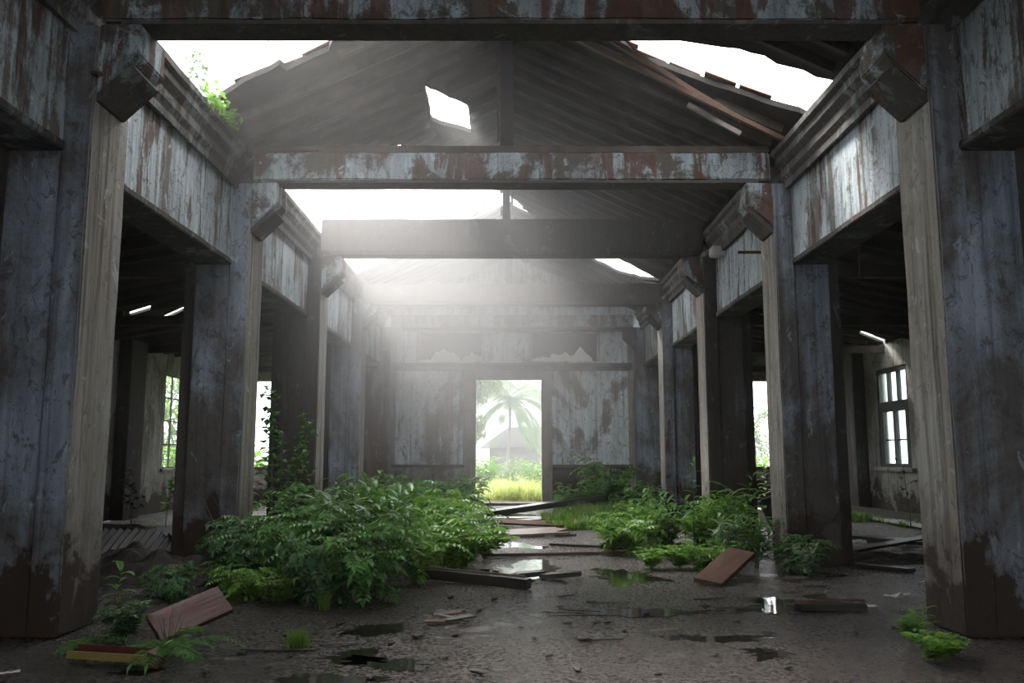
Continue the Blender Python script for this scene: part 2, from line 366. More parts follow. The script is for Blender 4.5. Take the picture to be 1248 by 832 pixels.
# flat vertical pilaster strips at the wall's ends and beside the door panels
st = MB()
for xx in (-3.3, 3.16): st.box(xx, xx + .14, YB - .07, YB - .001, 0, 4.66)
for xx in (-1.72, -1.32): st.box(xx, xx + .05, YB - .035, YB - .001, 1.07, 3.6)
tag(st.build('trim_7', M['frame']), 'upright strips framing the panels of the end wall', 'trim', kind='structure')
# door frame
df = empty('door_1', ((DX0 + DX1) / 2, YB, 0)); tag(df, 'weathered wooden frame of the open doorway in the end wall', 'door frame', kind='structure')
MB().box(DX0 - .28, DX0, YB - .05, YB + .27, 0, DZ).build('jamb', M['frame'], df, bevel=.01)
MB().box(DX1, DX1 + .28, YB - .05, YB + .27, 0, DZ).build('jamb', M['frame'], df, bevel=.01)
MB().box(DX0 - .28, DX1 + .28, YB - .05, YB + .27, DZ, DZ + .22).build('door_head', M['frame'], df, bevel=.01)
MB().box(DX0, DX1, YB - .25, YB + .45, -.02, .05).build('threshold', M['dbeam'], df, bevel=.01)
# aisle back walls and side walls
WOP = {}
for s, nm in ((-1, 'left'), (1, 'right')):
    xa, xb = sorted((s * 3.7, s * (AW + .25))); oa, ob = sorted((s * 5.2, s * 7.6))
    mb = wall_with_openings(xa, xb, 0, 4.7, YB, YB + .28, [(oa, ob, 1.0, 3.32)])
    tag(mb.build('wall_back_' + nm, M['aisle']), 'end wall of the %s aisle with a wide window opening' % nm, 'wall', kind='structure')
    tag(MB().box(oa - .05, ob + .05, YB - .06, YB + .3, .93, 1.0).build('window_%d' % (1 if s < 0 else 2), M['dbeam']), 'dark sill of the unglazed opening at the end of the %s aisle' % nm, 'window sill', kind='structure')
    # side wall in YZ
    ops = [(20.0, 22.0, 1.0, 3.22)] if s < 0 else [(17.5, 19.0, 1.05, 3.2)]
    ys = sorted(set([-2.9, YB] + [o[0] for o in ops] + [o[1] for o in ops])); zs = sorted(set([0, 4.0] + [o[2] for o in ops] + [o[3] for o in ops]))
    mb = MB()
    for i in range(len(ys) - 1):
        for j in range(len(zs) - 1):
            cy = (ys[i] + ys[i+1]) / 2; cz = (zs[j] + zs[j+1]) / 2
            if any(o[0] < cy < o[1] and o[2] < cz < o[3] for o in ops): continue
            mb.box(s * AW, s * (AW + .25), ys[i], ys[i+1], zs[j], zs[j+1])
    tag(mb.build('wall_' + nm, M['aisle']), 'pale grimy outer wall of the %s aisle' % nm, 'wall', kind='structure')
    for q, yy in enumerate([14.0, 17.5] if s < 0 else [15.6, 19.6]):
        o = MB().box(s * (AW - .28), s * (AW - .001), yy, yy + .75, 0, 3.72).build('wall_pilaster', M['darkpier'], bevel=.015)  # far right one: shading towards the corner put into its dark plaster
        tag(o, 'dark pilaster on the %s aisle wall %s the window' % (nm, ('nearest' if False else ('well in front of' if q == 0 else ('just in front of' if s < 0 else 'just beyond')))), 'pilaster')
# unseen wall added behind the viewer to cut the light, openings made up
mb = wall_with_openings(-AW - .25, AW + .25, 0, 4.6, -2.9, -2.6, [(-1.0, 1.0, -.01, 3.2), (5.4, 6.4, 1.0, 3.0)])
mb.prism([(-3.8, 4.6), (3.8, 4.6), (3.8, 5.05), (0, 6.8), (-3.8, 5.05)], 'y', -2.9, -2.6)
tag(mb.build('wall_front_added', M['wall']), 'unseen wall added behind the viewer to cut the light', 'wall', kind='structure')
# right aisle window
wr = empty('window_3', (AW, 18.25, 1.05)); tag(wr, 'dark framed casement window with dusty panes in the right aisle wall', 'window', kind='structure')
fr = MB(); X0 = AW + .02; X1 = AW + .12
for y0, y1, z0, z1 in ((17.5, 17.6, 1.05, 3.2), (18.9, 19.0, 1.05, 3.2), (17.6, 18.9, 3.1, 3.2), (17.6, 18.9, 1.05, 1.13), (17.6, 18.9, 2.25, 2.47), (18.2, 18.3, 1.13, 2.25), (17.6, 17.72, 1.13, 2.25), (18.78, 18.9, 1.13, 2.25), (18.0, 18.05, 2.47, 3.1), (18.45, 18.5, 2.47, 3.1)):
    fr.box(X0, X1, y0, y1, z0, z1)
for y0, y1 in ((17.72, 18.2), (18.3, 18.78)): fr.box(X0 + .02, X1 - .03, y0, y1, 1.62, 1.65)
fr.build('window_frame', M['dark_frame'], wr)
for y0, y1, z0, z1 in ((17.72, 18.2, 1.13, 2.25), (18.3, 18.78, 1.13, 2.25), (17.6, 18.0, 2.47, 3.1), (18.05, 18.45, 2.47, 3.1), (18.5, 18.9, 2.47, 3.1)):
    MB().box(X0 + .045, X0 + .051, y0, y1, z0, z1).build('pane', M['glass'], wr)
MB().box(AW - .12, AW + .2, 17.25, 19.15, .97, 1.05).build('window_sill', M['aisle'], wr, bevel=.01, rough=.01)
# left aisle window: slim iron grid
wl = empty('window_4', (-AW, 21, 1.0)); tag(wl, 'slim gridded window without glass in the left aisle wall', 'window', kind='structure')
fr = MB()
for yy in (20.0, 20.48, 20.98, 21.48, 21.97): fr.box(-AW - .08, -AW - .04, yy, yy + .03, 1, 3.22)
for zz in (1.0, 1.55, 2.1, 2.65, 3.19): fr.box(-AW - .08, -AW - .04, 20, 22, zz, zz + .03)
fr.build('window_frame', M['dark_frame'], wl)
MB().box(-AW - .25, -AW + .06, 19.9, 22.1, .93, 1.0).build('window_sill', M['aisle'], wl, bevel=.01)

# ------------------------------------------------------------------ piers
names = ['nearest the camera', 'second from the camera', 'third from the camera', 'fourth from the camera']
looks = {(-1, 0): 'broad pier with bluish flaking plaster and blackened foot', (-1, 1): 'grey streaked pier with bare twigs at its foot', (-1, 2): 'dark streaked pier behind the green thicket', (-1, 3): 'pale slim pier in the haze',
         (1, 0): 'broad pier with pale streaked inner edge and a sprig at its foot', (1, 1): 'dark stained pier beside the propped brown board', (1, 2): 'almost black pier behind the leafy weeds', (1, 3): 'grey misty pier with a pale inner edge'}
for s in (-1, 1):
    side = 'left' if s < 0 else 'right'
    for k, y in enumerate(PY):
        p = empty('pier', (s * 3.6, y + .3, 0), looks[(s, k)] + ', ' + side + ' row', 'pier', 'hall piers')
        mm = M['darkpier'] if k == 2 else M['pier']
        # main shaft with stepped outer return
        MB().box(s * 3.50, s * 3.93, y + .035, y + .56, .0, 4.7).build('shaft', mm, p, bevel=.014, rough=.006)
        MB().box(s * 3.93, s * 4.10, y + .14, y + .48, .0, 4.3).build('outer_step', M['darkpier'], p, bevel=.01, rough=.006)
        q = MB().box(s * 3.27, s * 3.50, y, y + .60, .0, 4.69).build('pilaster', M['strip'], p, bevel=.014, rough=.006)
        q.data.materials.append(mm)
        for f_ in q.data.polygons:
            if abs(f_.normal.y) > .7: f_.material_index = 1  # fronts get the darker plaster, as if turned from the light
        # corbel: sloped underside
        pr = [(s * 3.27, 4.12), (s * 2.94, 4.44), (s * 2.94, 4.699), (s * 3.27, 4.699)]
        MB().prism(pr, 'y', y + .01, y + .48).build('corbel', M['beam'], p, bevel=.012, rough=.006)
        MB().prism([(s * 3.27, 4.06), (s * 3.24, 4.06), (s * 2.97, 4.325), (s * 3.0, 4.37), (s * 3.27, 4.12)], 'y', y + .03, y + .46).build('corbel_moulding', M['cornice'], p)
    # half pier against the end wall
    p = empty('half_pier', (s * 3.6, 22.6, 0), ('rust red streaked half pier against the end wall on the left' if s < 0 else 'pale grey half pier against the end wall on the right'), 'pier')
    MB().box(s * 3.32, s * 3.95, 22.3, YB - .002, 0, 4.7).build('shaft', M['rustpier'] if s < 0 else M['pier'], p, bevel=.012)
    MB().prism([(s * 3.32, 4.12), (s * 3.0, 4.44), (s * 3.0, 4.699), (s * 3.32, 4.699)], 'y', 22.31, 22.8).build('corbel', M['cornice'], p)

# ------------------------------------------------------------------ lintels with cornice, one per bay
ys = [(-2.6, PY[0])] + [(PY[i] + .56, PY[i + 1]) for i in range(3)] + [(PY[3] + .56, 22.3)]
bayn = ['nearest the camera, cut by the frame', 'of the second bay', 'of the third bay', 'of the fourth bay', 'of the last bay before the end wall']
for s in (-1, 1):
    side = 'left' if s < 0 else 'right'
    for k, (a, b) in enumerate(ys):
        t = empty('lintel', (s * 3.7, (a + b) / 2, SOF), 'streaked peeling lintel with moulded cornice over the %s row, %s' % (side, bayn[k]), 'lintel', 'hall lintels')
        a_, b_ = a + .002, b + .03
        MB().box(s * HW, s * 3.9, a_, b_, SOF + .07, 4.72).build('fascia', M['lintel'], t)
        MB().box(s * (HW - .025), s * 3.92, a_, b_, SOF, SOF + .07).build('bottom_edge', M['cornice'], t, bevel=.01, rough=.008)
        # stepped cornice profile
        pr = [(3.9, 4.72), (3.5, 4.72), (3.47, 4.62), (3.43, 4.62), (3.43, 4.70), (3.39, 4.76), (3.39, 4.85), (3.33, 4.92), (3.33, 5.00), (3.28, 5.03), (3.28, 5.10), (3.9, 5.10)]
        MB().prism([(s * x, z) for x, z in pr], 'y', a_ - (.5 if k else 0), b_ + .0).build('cornice', M['cornice'], t, rough=.007)
        MB().box(s * 3.36, s * 3.5, a_ - (.5 if k else 0), b_, 5.101, 5.18).build('wall_plate', M['rafter'], t, rough=.012)

# ------------------------------------------------------------------ cross beams
def crossbeam(y, z0, z1, mat, label, dy=.26, cap=True):
    t = empty('cross_beam', (0, y + dy / 2, z0), label, 'beam', 'beams across the hall')
    MB().box(-3.27, 3.27, y, y + dy, z0, z1).build('beam_body', mat, t, bevel=.02, rough=.012)
    if cap: MB().box(-3.27, 3.27, y + .03, y + dy - .02, z1 + .001, z1 + .1).build('top_plate', M['rafter'], t, bevel=.01, rough=.008)
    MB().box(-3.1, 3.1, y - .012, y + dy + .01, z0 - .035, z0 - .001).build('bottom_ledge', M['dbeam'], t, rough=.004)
crossbeam(6.33, 4.735, 5.30, M['beam'], 'rust-stained beam across the top of the picture, nearest the camera')
crossbeam(10.28, 4.735, 5.10, M['beam'], 'patchy blue and rust beam spanning the hall, with king post standing on it')
crossbeam(14.1, 4.735, 5.33, M['dbeam'], 'dark plain beam in the haze, third from the camera', .3, False)
crossbeam(18.15, 4.60, 5.03, M['dbeam'], 'pale hazy beam, fourth from the camera', .3, False)
crossbeam(22.5, 4.735, 5.06, M['beam'], 'faint beam just in front of the gable wall', .3, False)
o = MB().beam((-3.2, 10.27, 5.13), (-2.45, 10.27, 5.14), .02, .035).build('rusty_strip', M['rustm']); tag(o, 'thin rusty red strip lying along the left top edge of the second beam', 'metal strip')

# king posts
for (x, y, z0, z1, wd, lab) in ((-.07, 10.37, 5.202, 6.72, .16, 'dark upright post standing on the second beam under the ridge'), (-.1, 14.25, 5.332, 6.72, .13, 'slim dark upright post standing on the third beam'), (-.08, 18.3, 5.032, 6.72, .13, 'faint upright post standing on the fourth beam')):
    t = empty('king_post', (x, y, z0), lab, 'post', 'ridge posts')
    MB().box(x - wd / 2, x + wd / 2, y - .06, y + .06, z0, z1).build('post', M['wood_dark'], t, bevel=.008)
    MB().beam((x - wd / 2 - .02, y, z0 + .1), (x - wd / 2 - .02, y, z1 - .1), .02, .03, Vector((0, 1, 0))).build('side_strip', M['rafter'], t)

# ------------------------------------------------------------------ roof
ZR, SL = 6.85, .47
def rz(x): return ZR - SL * abs(x)
def jag(poly, amp=.06, step=.16, seed=0):
    out = []; n = len(poly)
    for i in range(n):
        p = Vector(poly[i]); q = Vector(poly[(i + 1) % n]); d = q - p; L = d.length; m = max(1, int(L / step)); nn = Vector((-d.y, d.x)).normalized()
        for j in range(m):
            r = p + d * j / m
            out.append(r + nn * amp * (noise.noise(Vector((r.x * 7, r.y * 7, seed))) * 1.6 + random.uniform(-.4, .4)))
    return out
def inside(p, poly):
    c = False; n = len(poly); x, y = p
    for i in range(n):
        x1, y1 = poly[i]; x2, y2 = poly[(i + 1) % n]
        if (y1 > y) != (y2 > y) and x < (x2 - x1) * (y - y1) / (y2 - y1) + x1: c = not c
    return c
HL = [[(-3.9, 6.2), (-1.5, 6.9), (-.85, 8.4), (-2.0, 8.88), (-2.1, 9.1), (-2.54, 9.12), (-2.6, 8.98), (-3.0, 9.0), (-3.9, 9.3)],
      [(-1.19, 10.96), (-.67, 12.15), (-.67, 13.26), (-1.2, 12.18)],
      [(-3.9, 11.6), (-1.75, 12.5), (-1.45, 13.3), (-1.2, 14.3), (-.66, 14.0), (-.5, 16.3), (-.02, 17.6), (-.02, 18.25), (-3.9, 18.3)]]
HR = [[(1.3, .0), (3.9, -.2), (3.9, 2.3), (2.4, 2.4), (1.5, 1.8)], [(1.12, 9.5), (1.91, 9.03), (2.47, 8.71), (3.9, 8.45), (3.9, 9.4), (3.37, 9.44), (2.33, 9.67), (1.57, 9.8)],  # first hole, above the camera and unseen, is added to light the nearest beam
      [(.02, 17.7), (.5, 18.55), (.02, 18.5)],
      [(1.54, 19.8), (2.24, 18.64), (3.35, 18.9), (3.2, 19.35), (2.6, 19.9)], [(2.95, 19.7), (3.35, 19.3), (3.35, 19.4), (3.0, 19.85)]]
def roof_panel(name, label, x0, x1, y0, y1, holes, zf, mat, th):
    polys = [[Vector((x0, y0)), Vector((x1, y0)), Vector((x1, y1)), Vector((x0, y1))]]
    cl = []
    for i, h in enumerate(holes):
        c = [Vector((min(max(p.x, x0 + .001), x1 - .001), min(max(p.y, y0 + .001), y1 - .001))) for p in jag(h, .05 if abs(h[0][1] - h[2][1]) > 2.4 or len(h) > 4 else .012, .13, i)]
        cl.append(c)
    # add interior points so that the mesh is not made of slivers
    verts = []; edges = []
    for pl in polys + cl:
        n0 = len(verts); verts += pl; n = len(pl); edges += [(n0 + i, n0 + (i + 1) % n) for i in range(n)]
    vs, es, fs, _, _, _ = delaunay_2d_cdt(verts, edges, [], 1, 1e-5)
    keep = []
    for f_ in fs:
        c = sum((vs[i] for i in f_), Vector((0, 0))) / len(f_)
        if any(inside(c, h) for h in cl): continue
        keep.append(f_)
    me = bpy.data.meshes.new(name); me.from_pydata([(v.x, v.y, zf(v.x)) for v in vs], [], keep)
    bm = bmesh.new(); bm.from_mesh(me); bmesh.ops.recalc_face_normals(bm, faces=bm.faces)
    loose = [v for v in bm.verts if not v.link_faces]; bmesh.ops.delete(bm, geom=loose, context='VERTS')
    r = bmesh.ops.extrude_face_region(bm, geom=bm.faces[:]); bmesh.ops.translate(bm, verts=[v for v in r['geom'] if isinstance(v, bmesh.types.BMVert)], vec=(0, 0, th))
    bmesh.ops.recalc_face_normals(bm, faces=bm.faces); bm.to_mesh(me); bm.free(); me.materials.append(mat)
    o = bpy.data.objects.new(name, me); COL.objects.link(o); tag(o, label, 'roof', kind='structure'); return o, cl
def rafters(o, s, xa, xb, zf, y0, y1, step, holes, depth, wdt, mat):
    y = y0; k = 0
    while y < y1:
        runs = []; cur = None; n = 60; grow = random.uniform(-.2, .12)
        for i in range(n + 1):
            x = xa + (xb - xa) * i / n
            hit = any(inside((x, y + g_), h) for h in holes for g_ in (-.22, -.1, 0, .1, .22))
            if not hit:
                cur = [x, x] if cur is None else [cur[0], x]
            elif cur: runs.append(cur); cur = None
        if cur: runs.append(cur)
        for a, b in runs:
            if abs(b - a) < .3: continue
            MB().beam((a, y, zf(a) - depth / 2 - .012), (b, y, zf(b) - depth / 2 - .012), wdt, depth).build('rafter', mat, o)
        y += step * random.uniform(.92, 1.08)
zt = lambda x: rz(x)
oL, cL = roof_panel('ceiling_left', 'dark boarded left slope of the hall roof with sky showing through its holes', -3.75, 0, -2.6, YB + .5, HL, zt, M['board'], .07)
oR, cR = roof_panel('ceiling_right', 'dark boarded right slope of the hall roof with a long torn gap', 0, 3.75, -2.6, YB + .5, HR, zt, M['board'], .07)
rafters(oL, -1, -3.3, -.03, zt, 3.2, 22.4, .42, cL, .10, .07, M['rafter'])
rafters(oR, 1, .03, 3.3, zt, 3.2, 22.4, .42, cR, .10, .07, M['rafter'])
# aisle roofs
def za(x): return 4.52 - .178 * (abs(x) - 3.9)
def aplane(u, v, sgn):
    x, y, q = ray(u, v)
    t = (4.52 + .178 * 3.9 - CAMH) / (q + .178 * abs(x)); return (x * t, y * t)
AH = {-1: [[(158, 385), (184, 377), (184, 372), (158, 380)], [(190, 394), (224, 378), (224, 374), (190, 389)]], 1: [[(1047, 406), (1078, 419), (1079, 414), (1050, 403)]]}
for s in (-1, 1):
    side = 'left' if s < 0 else 'right'
    xa, xb = sorted((s * 3.9, s * (AW + .3)))
    hs = []
    for h in AH[s]:
        q = [aplane(*p, s) for p in h]; hs.append(q)
    o, c = roof_panel('ceiling_aisle_' + side, 'low dark lean-to roof over the %s aisle' % side, xa, xb, -2.6, YB + .4, [], za, M['board'], .05) if not hs else (None, None)
    if o is None:
        jj = globals()['jag']; globals()['jag'] = lambda p, a, st_, sd: [Vector(q) for q in p]
        o, c = roof_panel('ceiling_aisle_' + side, 'low dark lean-to roof over the %s aisle' % side, xa, xb, -2.6, YB + .4, hs, za, M['board'], .05)
        globals()['jag'] = jj
    rafters(o, s, s * 3.95, s * (AW - .02), za, 5.5, 22.6, .62, c, .09, .06, M['rafter'])
    for k, y in enumerate(PY + [22.45]):
        q = MB().beam((s * (4.11 if k < 4 else 3.96), y + .3, 3.62), (s * (AW - .01), y + .3, 3.62), .12, .16).build('aisle_tie_beam', M['wood_dark'])
        tag(q, 'dark timber tie beam across the %s aisle, %s' % (side, ['beside the nearest pier', 'beside the second pier', 'beside the third pier', 'beside the fourth pier', 'against the end wall'][k]), 'beam', 'aisle tie beams')
# rotten brown planks fallen across the right slope
for (a, b, wd, mt, lab) in ((aty(690, 40, 9.0), aty(958, 172, 9.9), .13, 'plank_brown', 'long brown loose rafter hanging under the torn right roof slope'),
                            (aty(735, 42, 9.2), aty(905, 148, 9.75), .10, 'plank_brown', 'upper shorter brown loose rafter beside the torn gap of the right roof'),
                            (aty(838, 128, 9.75), aty(902, 163, 9.7), .09, 'plank_pale', 'splintered pale end of a board dangling below the right roof slope')):
    q = MB().beam(a, b, .05, wd, Vector((0, 1, .3))).build('loose_rafter', M[mt], rough=.01); tag(q, lab, 'rafter')
# broken tiles along the torn edges
tile_spots = [(-2.2, 9.25, 'left'), (-2.55, 9.3, 'left'), (-2.95, 9.2, 'left'), (-3.3, 9.35, 'left'), (-2.75, 9.45, 'left'), (1.35, 9.85, 'right'), (1.7, 9.95, 'right'), (2.1, 9.9, 'right'), (2.5, 9.75, 'right'), (2.9, 9.7, 'right')]
for i, (x, y, sd) in enumerate(tile_spots):
    mb = MB(); sg = -1 if x < 0 else 1; pts = []
    for k in range(9):
        a = PI * k / 8; pts.append((math.cos(a) * .14, math.sin(a) * .045))
    for k in range(8, -1, -1):
        a = PI * k / 8; pts.append((math.cos(a) * .12, math.sin(a) * .03 - .006))
    ang = math.atan(SL) * sg
    R = Matrix.Translation((x, y - .05, rz(x) + .085)) @ Matrix.Rotation(ang, 4, 'Y') @ Matrix.Rotation(random.uniform(-.15, .15), 4, 'Z')
    vs = [R @ Vector((.2 * (t * 2 - 1), p[0], p[1])) for t in (0, 1) for p in pts]; n = len(pts)
    mb.add(vs, [tuple(range(n)), tuple(range(2 * n - 1, n - 1, -1))] + [(k, (k + 1) % n, n + (k + 1) % n, n + k) for k in range(n)])
    q = mb.build('roof_tile', M['tile']); tag(q, 'broken brown clay roof tile on the torn edge of the %s roof slope' % sd, 'roof tile', 'loose clay tiles on the %s roof edge' % sd)
# ------------------------------------------------------------------ haze
def volume(name, label, dims, dens, aniso, color=(1, 1, 1), glow=None):
    m = bpy.data.materials.new(name); m.use_nodes = True; n = m.node_tree; n.nodes.clear()
    o = N(n, 'ShaderNodeOutputMaterial'); v = N(n, 'ShaderNodeVolumeScatter'); v.inputs['Density'].default_value = dens; v.inputs['Anisotropy'].default_value = aniso
    v.inputs['Color'].default_value = (*color, 1); n.links.new(v.outputs[0], o.inputs['Volume'])
    if glow: glow(n, v)
    q = MB().box(*dims).build(name, m); tag(q, label, 'haze', kind='stuff'); return q
def hazeden(n, v):
    # density swells gently round the torn left roof and thins out towards the camera
    g = N(n, 'ShaderNodeNewGeometry'); sub = N(n, 'ShaderNodeVectorMath', operation='SUBTRACT'); sub.inputs[1].default_value = (-1.1, 16.3, 4.6)
    n.links.new(g.outputs['Position'], sub.inputs[0]); sc_ = N(n, 'ShaderNodeVectorMath', operation='MULTIPLY'); sc_.inputs[1].default_value = (1/4.2, 1/9.0, 1/3.8)
    n.links.new(sub.outputs[0], sc_.inputs[0]); ln = N(n, 'ShaderNodeVectorMath', operation='LENGTH'); n.links.new(sc_.outputs[0], ln.inputs[0])
    mr = N(n, 'ShaderNodeMapRange', interpolation_type='SMOOTHSTEP'); mr.inputs['From Min'].default_value = 0; mr.inputs['From Max'].default_value = 1.25
    mr.inputs['To Min'].default_value = .125; mr.inputs['To Max'].default_value = .0015; n.links.new(ln.outputs['Value'], mr.inputs['Value']); n.links.new(mr.outputs[0], v.inputs['Density'])
volume('indoor_haze', 'thin morning haze hanging in the hall under the torn roof', (-8.1, 8.1, .3, YB - .01, .02, 6.9), .01, .35, (1, .975, .955), glow=hazeden)
volume('outdoor_fog', 'white fog over the grass and trees outside', (-40, 40, YB + .6, 95, -.2, 22), .015, .2, (.97, 1, .99))
# ------------------------------------------------------------------ plants
def leaf(mb, p, d, up, L, W, fold=.25, droop=.2):
    d = d.normalized(); r = d.cross(up)
    if r.length < 1e-3: r = Vector((1, 0, 0))
    r.normalize(); n = r.cross(d)
    c = p + d * L * .5 - n * W * fold * .0
    a = p + d * L * .42 + r * W / 2 + n * W * fold; b = p + d * L * .42 - r * W / 2 + n * W * fold
    t = p + d * L - n * L * droop
    mb.add([p, a, t, b, c - n * L * droop * .3], [(0, 1, 4), (1, 2, 4), (4, 2, 3), (0, 4, 3)])
def longleaf(mb, p, d, L, W, droop=.5, seg=5):
    d = d.normalized(); q = Vector(p); pts = []; dd = d.copy()
    for i in range(seg + 1):
        pts.append((q.copy(), dd.copy())); q = q + dd * L / seg; dd = (dd - Vector((0, 0, droop / seg))).normalized()
    vs = []; fs = []
    for i, (c, t) in enumerate(pts):
        f_ = i / seg; ww = W * (math.sin(PI * min(1, f_ * .9 + .08)) ** .8) / 2
        r = t.cross(Vector((0, 0, 1))); r = r.normalized() if r.length > 1e-3 else Vector((1, 0, 0)); n = r.cross(t)
        vs += [c - r * ww + n * ww * .35, c, c + r * ww + n * ww * .35]
    for i in range(seg):
        a = i * 3; fs += [(a, a+1, a+4, a+3), (a+1, a+2, a+5, a+4)]
    mb.add(vs, fs)
def frond(mb, sm, p, d, L, nl, ll, lw, droop=.9, tip=True):
    q = Vector(p); dd = d.normalized(); pts = [q.copy()]
    for i in range(nl):
        q = q + dd * L / nl; dd = (dd - Vector((0, 0, droop / nl))).normalized(); pts.append(q.copy())
        r = dd.cross(Vector((0, 0, 1))); r = r.normalized() if r.length > 1e-3 else Vector((1, 0, 0)); up = r.cross(dd)
        k = math.sin(PI * (i + 1.2) / (nl + 1.6)) ** .5
        for sg in (-1, 1):
            leaf(mb, q, (r * sg + dd * .45 + Vector((0, 0, random.uniform(-.15, .1)))), up, ll * k * random.uniform(.85, 1.15), lw * k)
    leaf(mb, q, dd, Vector((0, 0, 1)), ll, lw)
    sm.tube(pts, .0025, 3)
def rnd(a, b): return random.uniform(a, b)
def plant(name, h, spread, nst, kind, lm, seed, droopf=1.0, dens=1.0):
    """a weed: root Empty with parts stems and foliage, base at the origin"""
    random.seed(seed); root = empty(name, (0, 0, 0)); S = MB(); F_ = MB()
    for i in range(nst):
        a = 2 * PI * (i + rnd(-.4, .4)) / nst; hh = h * rnd(.55, 1.0); rr = spread * rnd(.15, 1.0) ** .8
        lean = Vector((math.cos(a), math.sin(a), 0)); pts = []; m = 7
        for k in range(m + 1):
            t = k / m; pts.append(lean * (rr * (t ** 1.3)) + Vector((rnd(-.012, .012), rnd(-.012, .012), hh * (t - .18 * t * t * rr / max(.1, h)))) + lean * .02)
        S.tube(pts, [.007 * (1 - .7 * k / m) * max(.6, h) for k in range(m + 1)], 4)
        if kind == 'pinnate':
            nf = int(8 * dens)
            for k in range(nf):
                t = .12 + .88 * k / (nf - 1); p = pts[min(m, int(t * m))].lerp(pts[min(m, int(t * m) + 1)], t * m - int(t * m)) if t < 1 else pts[-1]
                az = rnd(0, 2 * PI) if t < .8 else a + rnd(-2.2, 2.2)
                d = Vector((math.cos(az), math.sin(az), rnd(.1, .8)))
                frond(F_, S, p, d, rnd(.2, .32) * (.7 + .5 * h), 6, .10, .055, rnd(.6, 1.3) * droopf)
        elif kind == 'lance':
            nf = int(12 * dens)
            for k in range(nf):
                t = .12 + .88 * k / (nf - 1); i0 = min(m - 1, int(t * m)); p = pts[i0].lerp(pts[i0 + 1], t * m - i0)
                az = k * 2.4 + rnd(-.3, .3); d = Vector((math.cos(az), math.sin(az), rnd(.25, .9)))
                longleaf(F_, p, d, rnd(.18, .32) * (.7 + .5 * h), rnd(.045, .075), rnd(.5, 1.3) * droopf)
        elif kind == 'broad':
            nf = int(9 * dens)
            for k in range(nf):
                t = .15 + .85 * k / (nf - 1); i0 = min(m - 1, int(t * m)); p = pts[i0].lerp(pts[i0 + 1], t * m - i0)
                az = k * 2.4 + rnd(-.5, .5); d = Vector((math.cos(az), math.sin(az), rnd(.1, .6))); q = p + d * .04
                S.tube([p, q], .002, 3)
                for j in (-.8, 0, .8):
                    dj = Matrix.Rotation(j, 3, 'Z') @ d; leaf(F_, q, dj, Vector((0, 0, 1)), rnd(.11, .18) * (.7 + .5 * h), rnd(.07, .11), .2, .25)
        elif kind == 'fern':
            d = (lean + Vector((0, 0, rnd(.6, 1.2))))
            frond(F_, S, pts[0], d, hh * 1.4, 16, .09 * h / .4, .026 * h / .4, 1.5 * droopf)
    F_.build('foliage', lm, root, normals=False); S.build('stems', M['stem'], root, normals=False)
    return root
PROTO = {}
def proto(key, *a, **k):
    PROTO[key] = [plant(*a, **k), False]
def put(key, x, y, sc_=1, label='', cat='plant', group=None, z=0, rz_=None, name=None, sz=None):
    r, used = PROTO[key]
    rot = random.uniform(0, 6.28) if rz_ is None else rz_
    sc3 = (sc_, sc_, sz if sz else sc_)
    if not used:
        PROTO[key][1] = True; r.location = (x, y, z); r.rotation_euler = (0, 0, rot); r.scale = sc3; o = r; r['category'] = cat; r['label'] = label
        if group: r['group'] = group
        return r
    o = copy_tree(r, (x, y, z), rot, sc3, label, group); o['category'] = cat
    if not group and 'group' in o: del o['group']
    return o
proto('pinA', 'compound_leaf_weed', .85, .42, 13, 'pinnate', M['leaf'], 11)
proto('pinB', 'compound_leaf_weed', .75, .5, 14, 'pinnate', M['leaf_dark'], 12, 1.3)
proto('pinC', 'compound_leaf_weed', .55, .5, 14, 'pinnate', M['leaf_lime'], 13)
proto('lanA', 'lance_leaf_weed', 1.0, .35, 12, 'lance', M['leaf'], 14)
proto('lanB', 'lance_leaf_weed', .8, .42, 14, 'lance', M['leaf_lime'], 15)
proto('lanG', 'lance_leaf_weed', .95, .35, 10, 'lance', M['leaf_grey'], 16)
proto('broA', 'broad_leaf_weed', .6, .45, 16, 'broad', M['leaf_lime'], 17)
proto('broB', 'broad_leaf_weed', .7, .45, 16, 'broad', M['leaf_dark'], 18)
proto('fern', 'fern', .4, .1, 11, 'fern', M['leaf'], 19)
random.seed(5)
GL, GR = 'weeds of the left thicket', 'weeds of the right thicket'
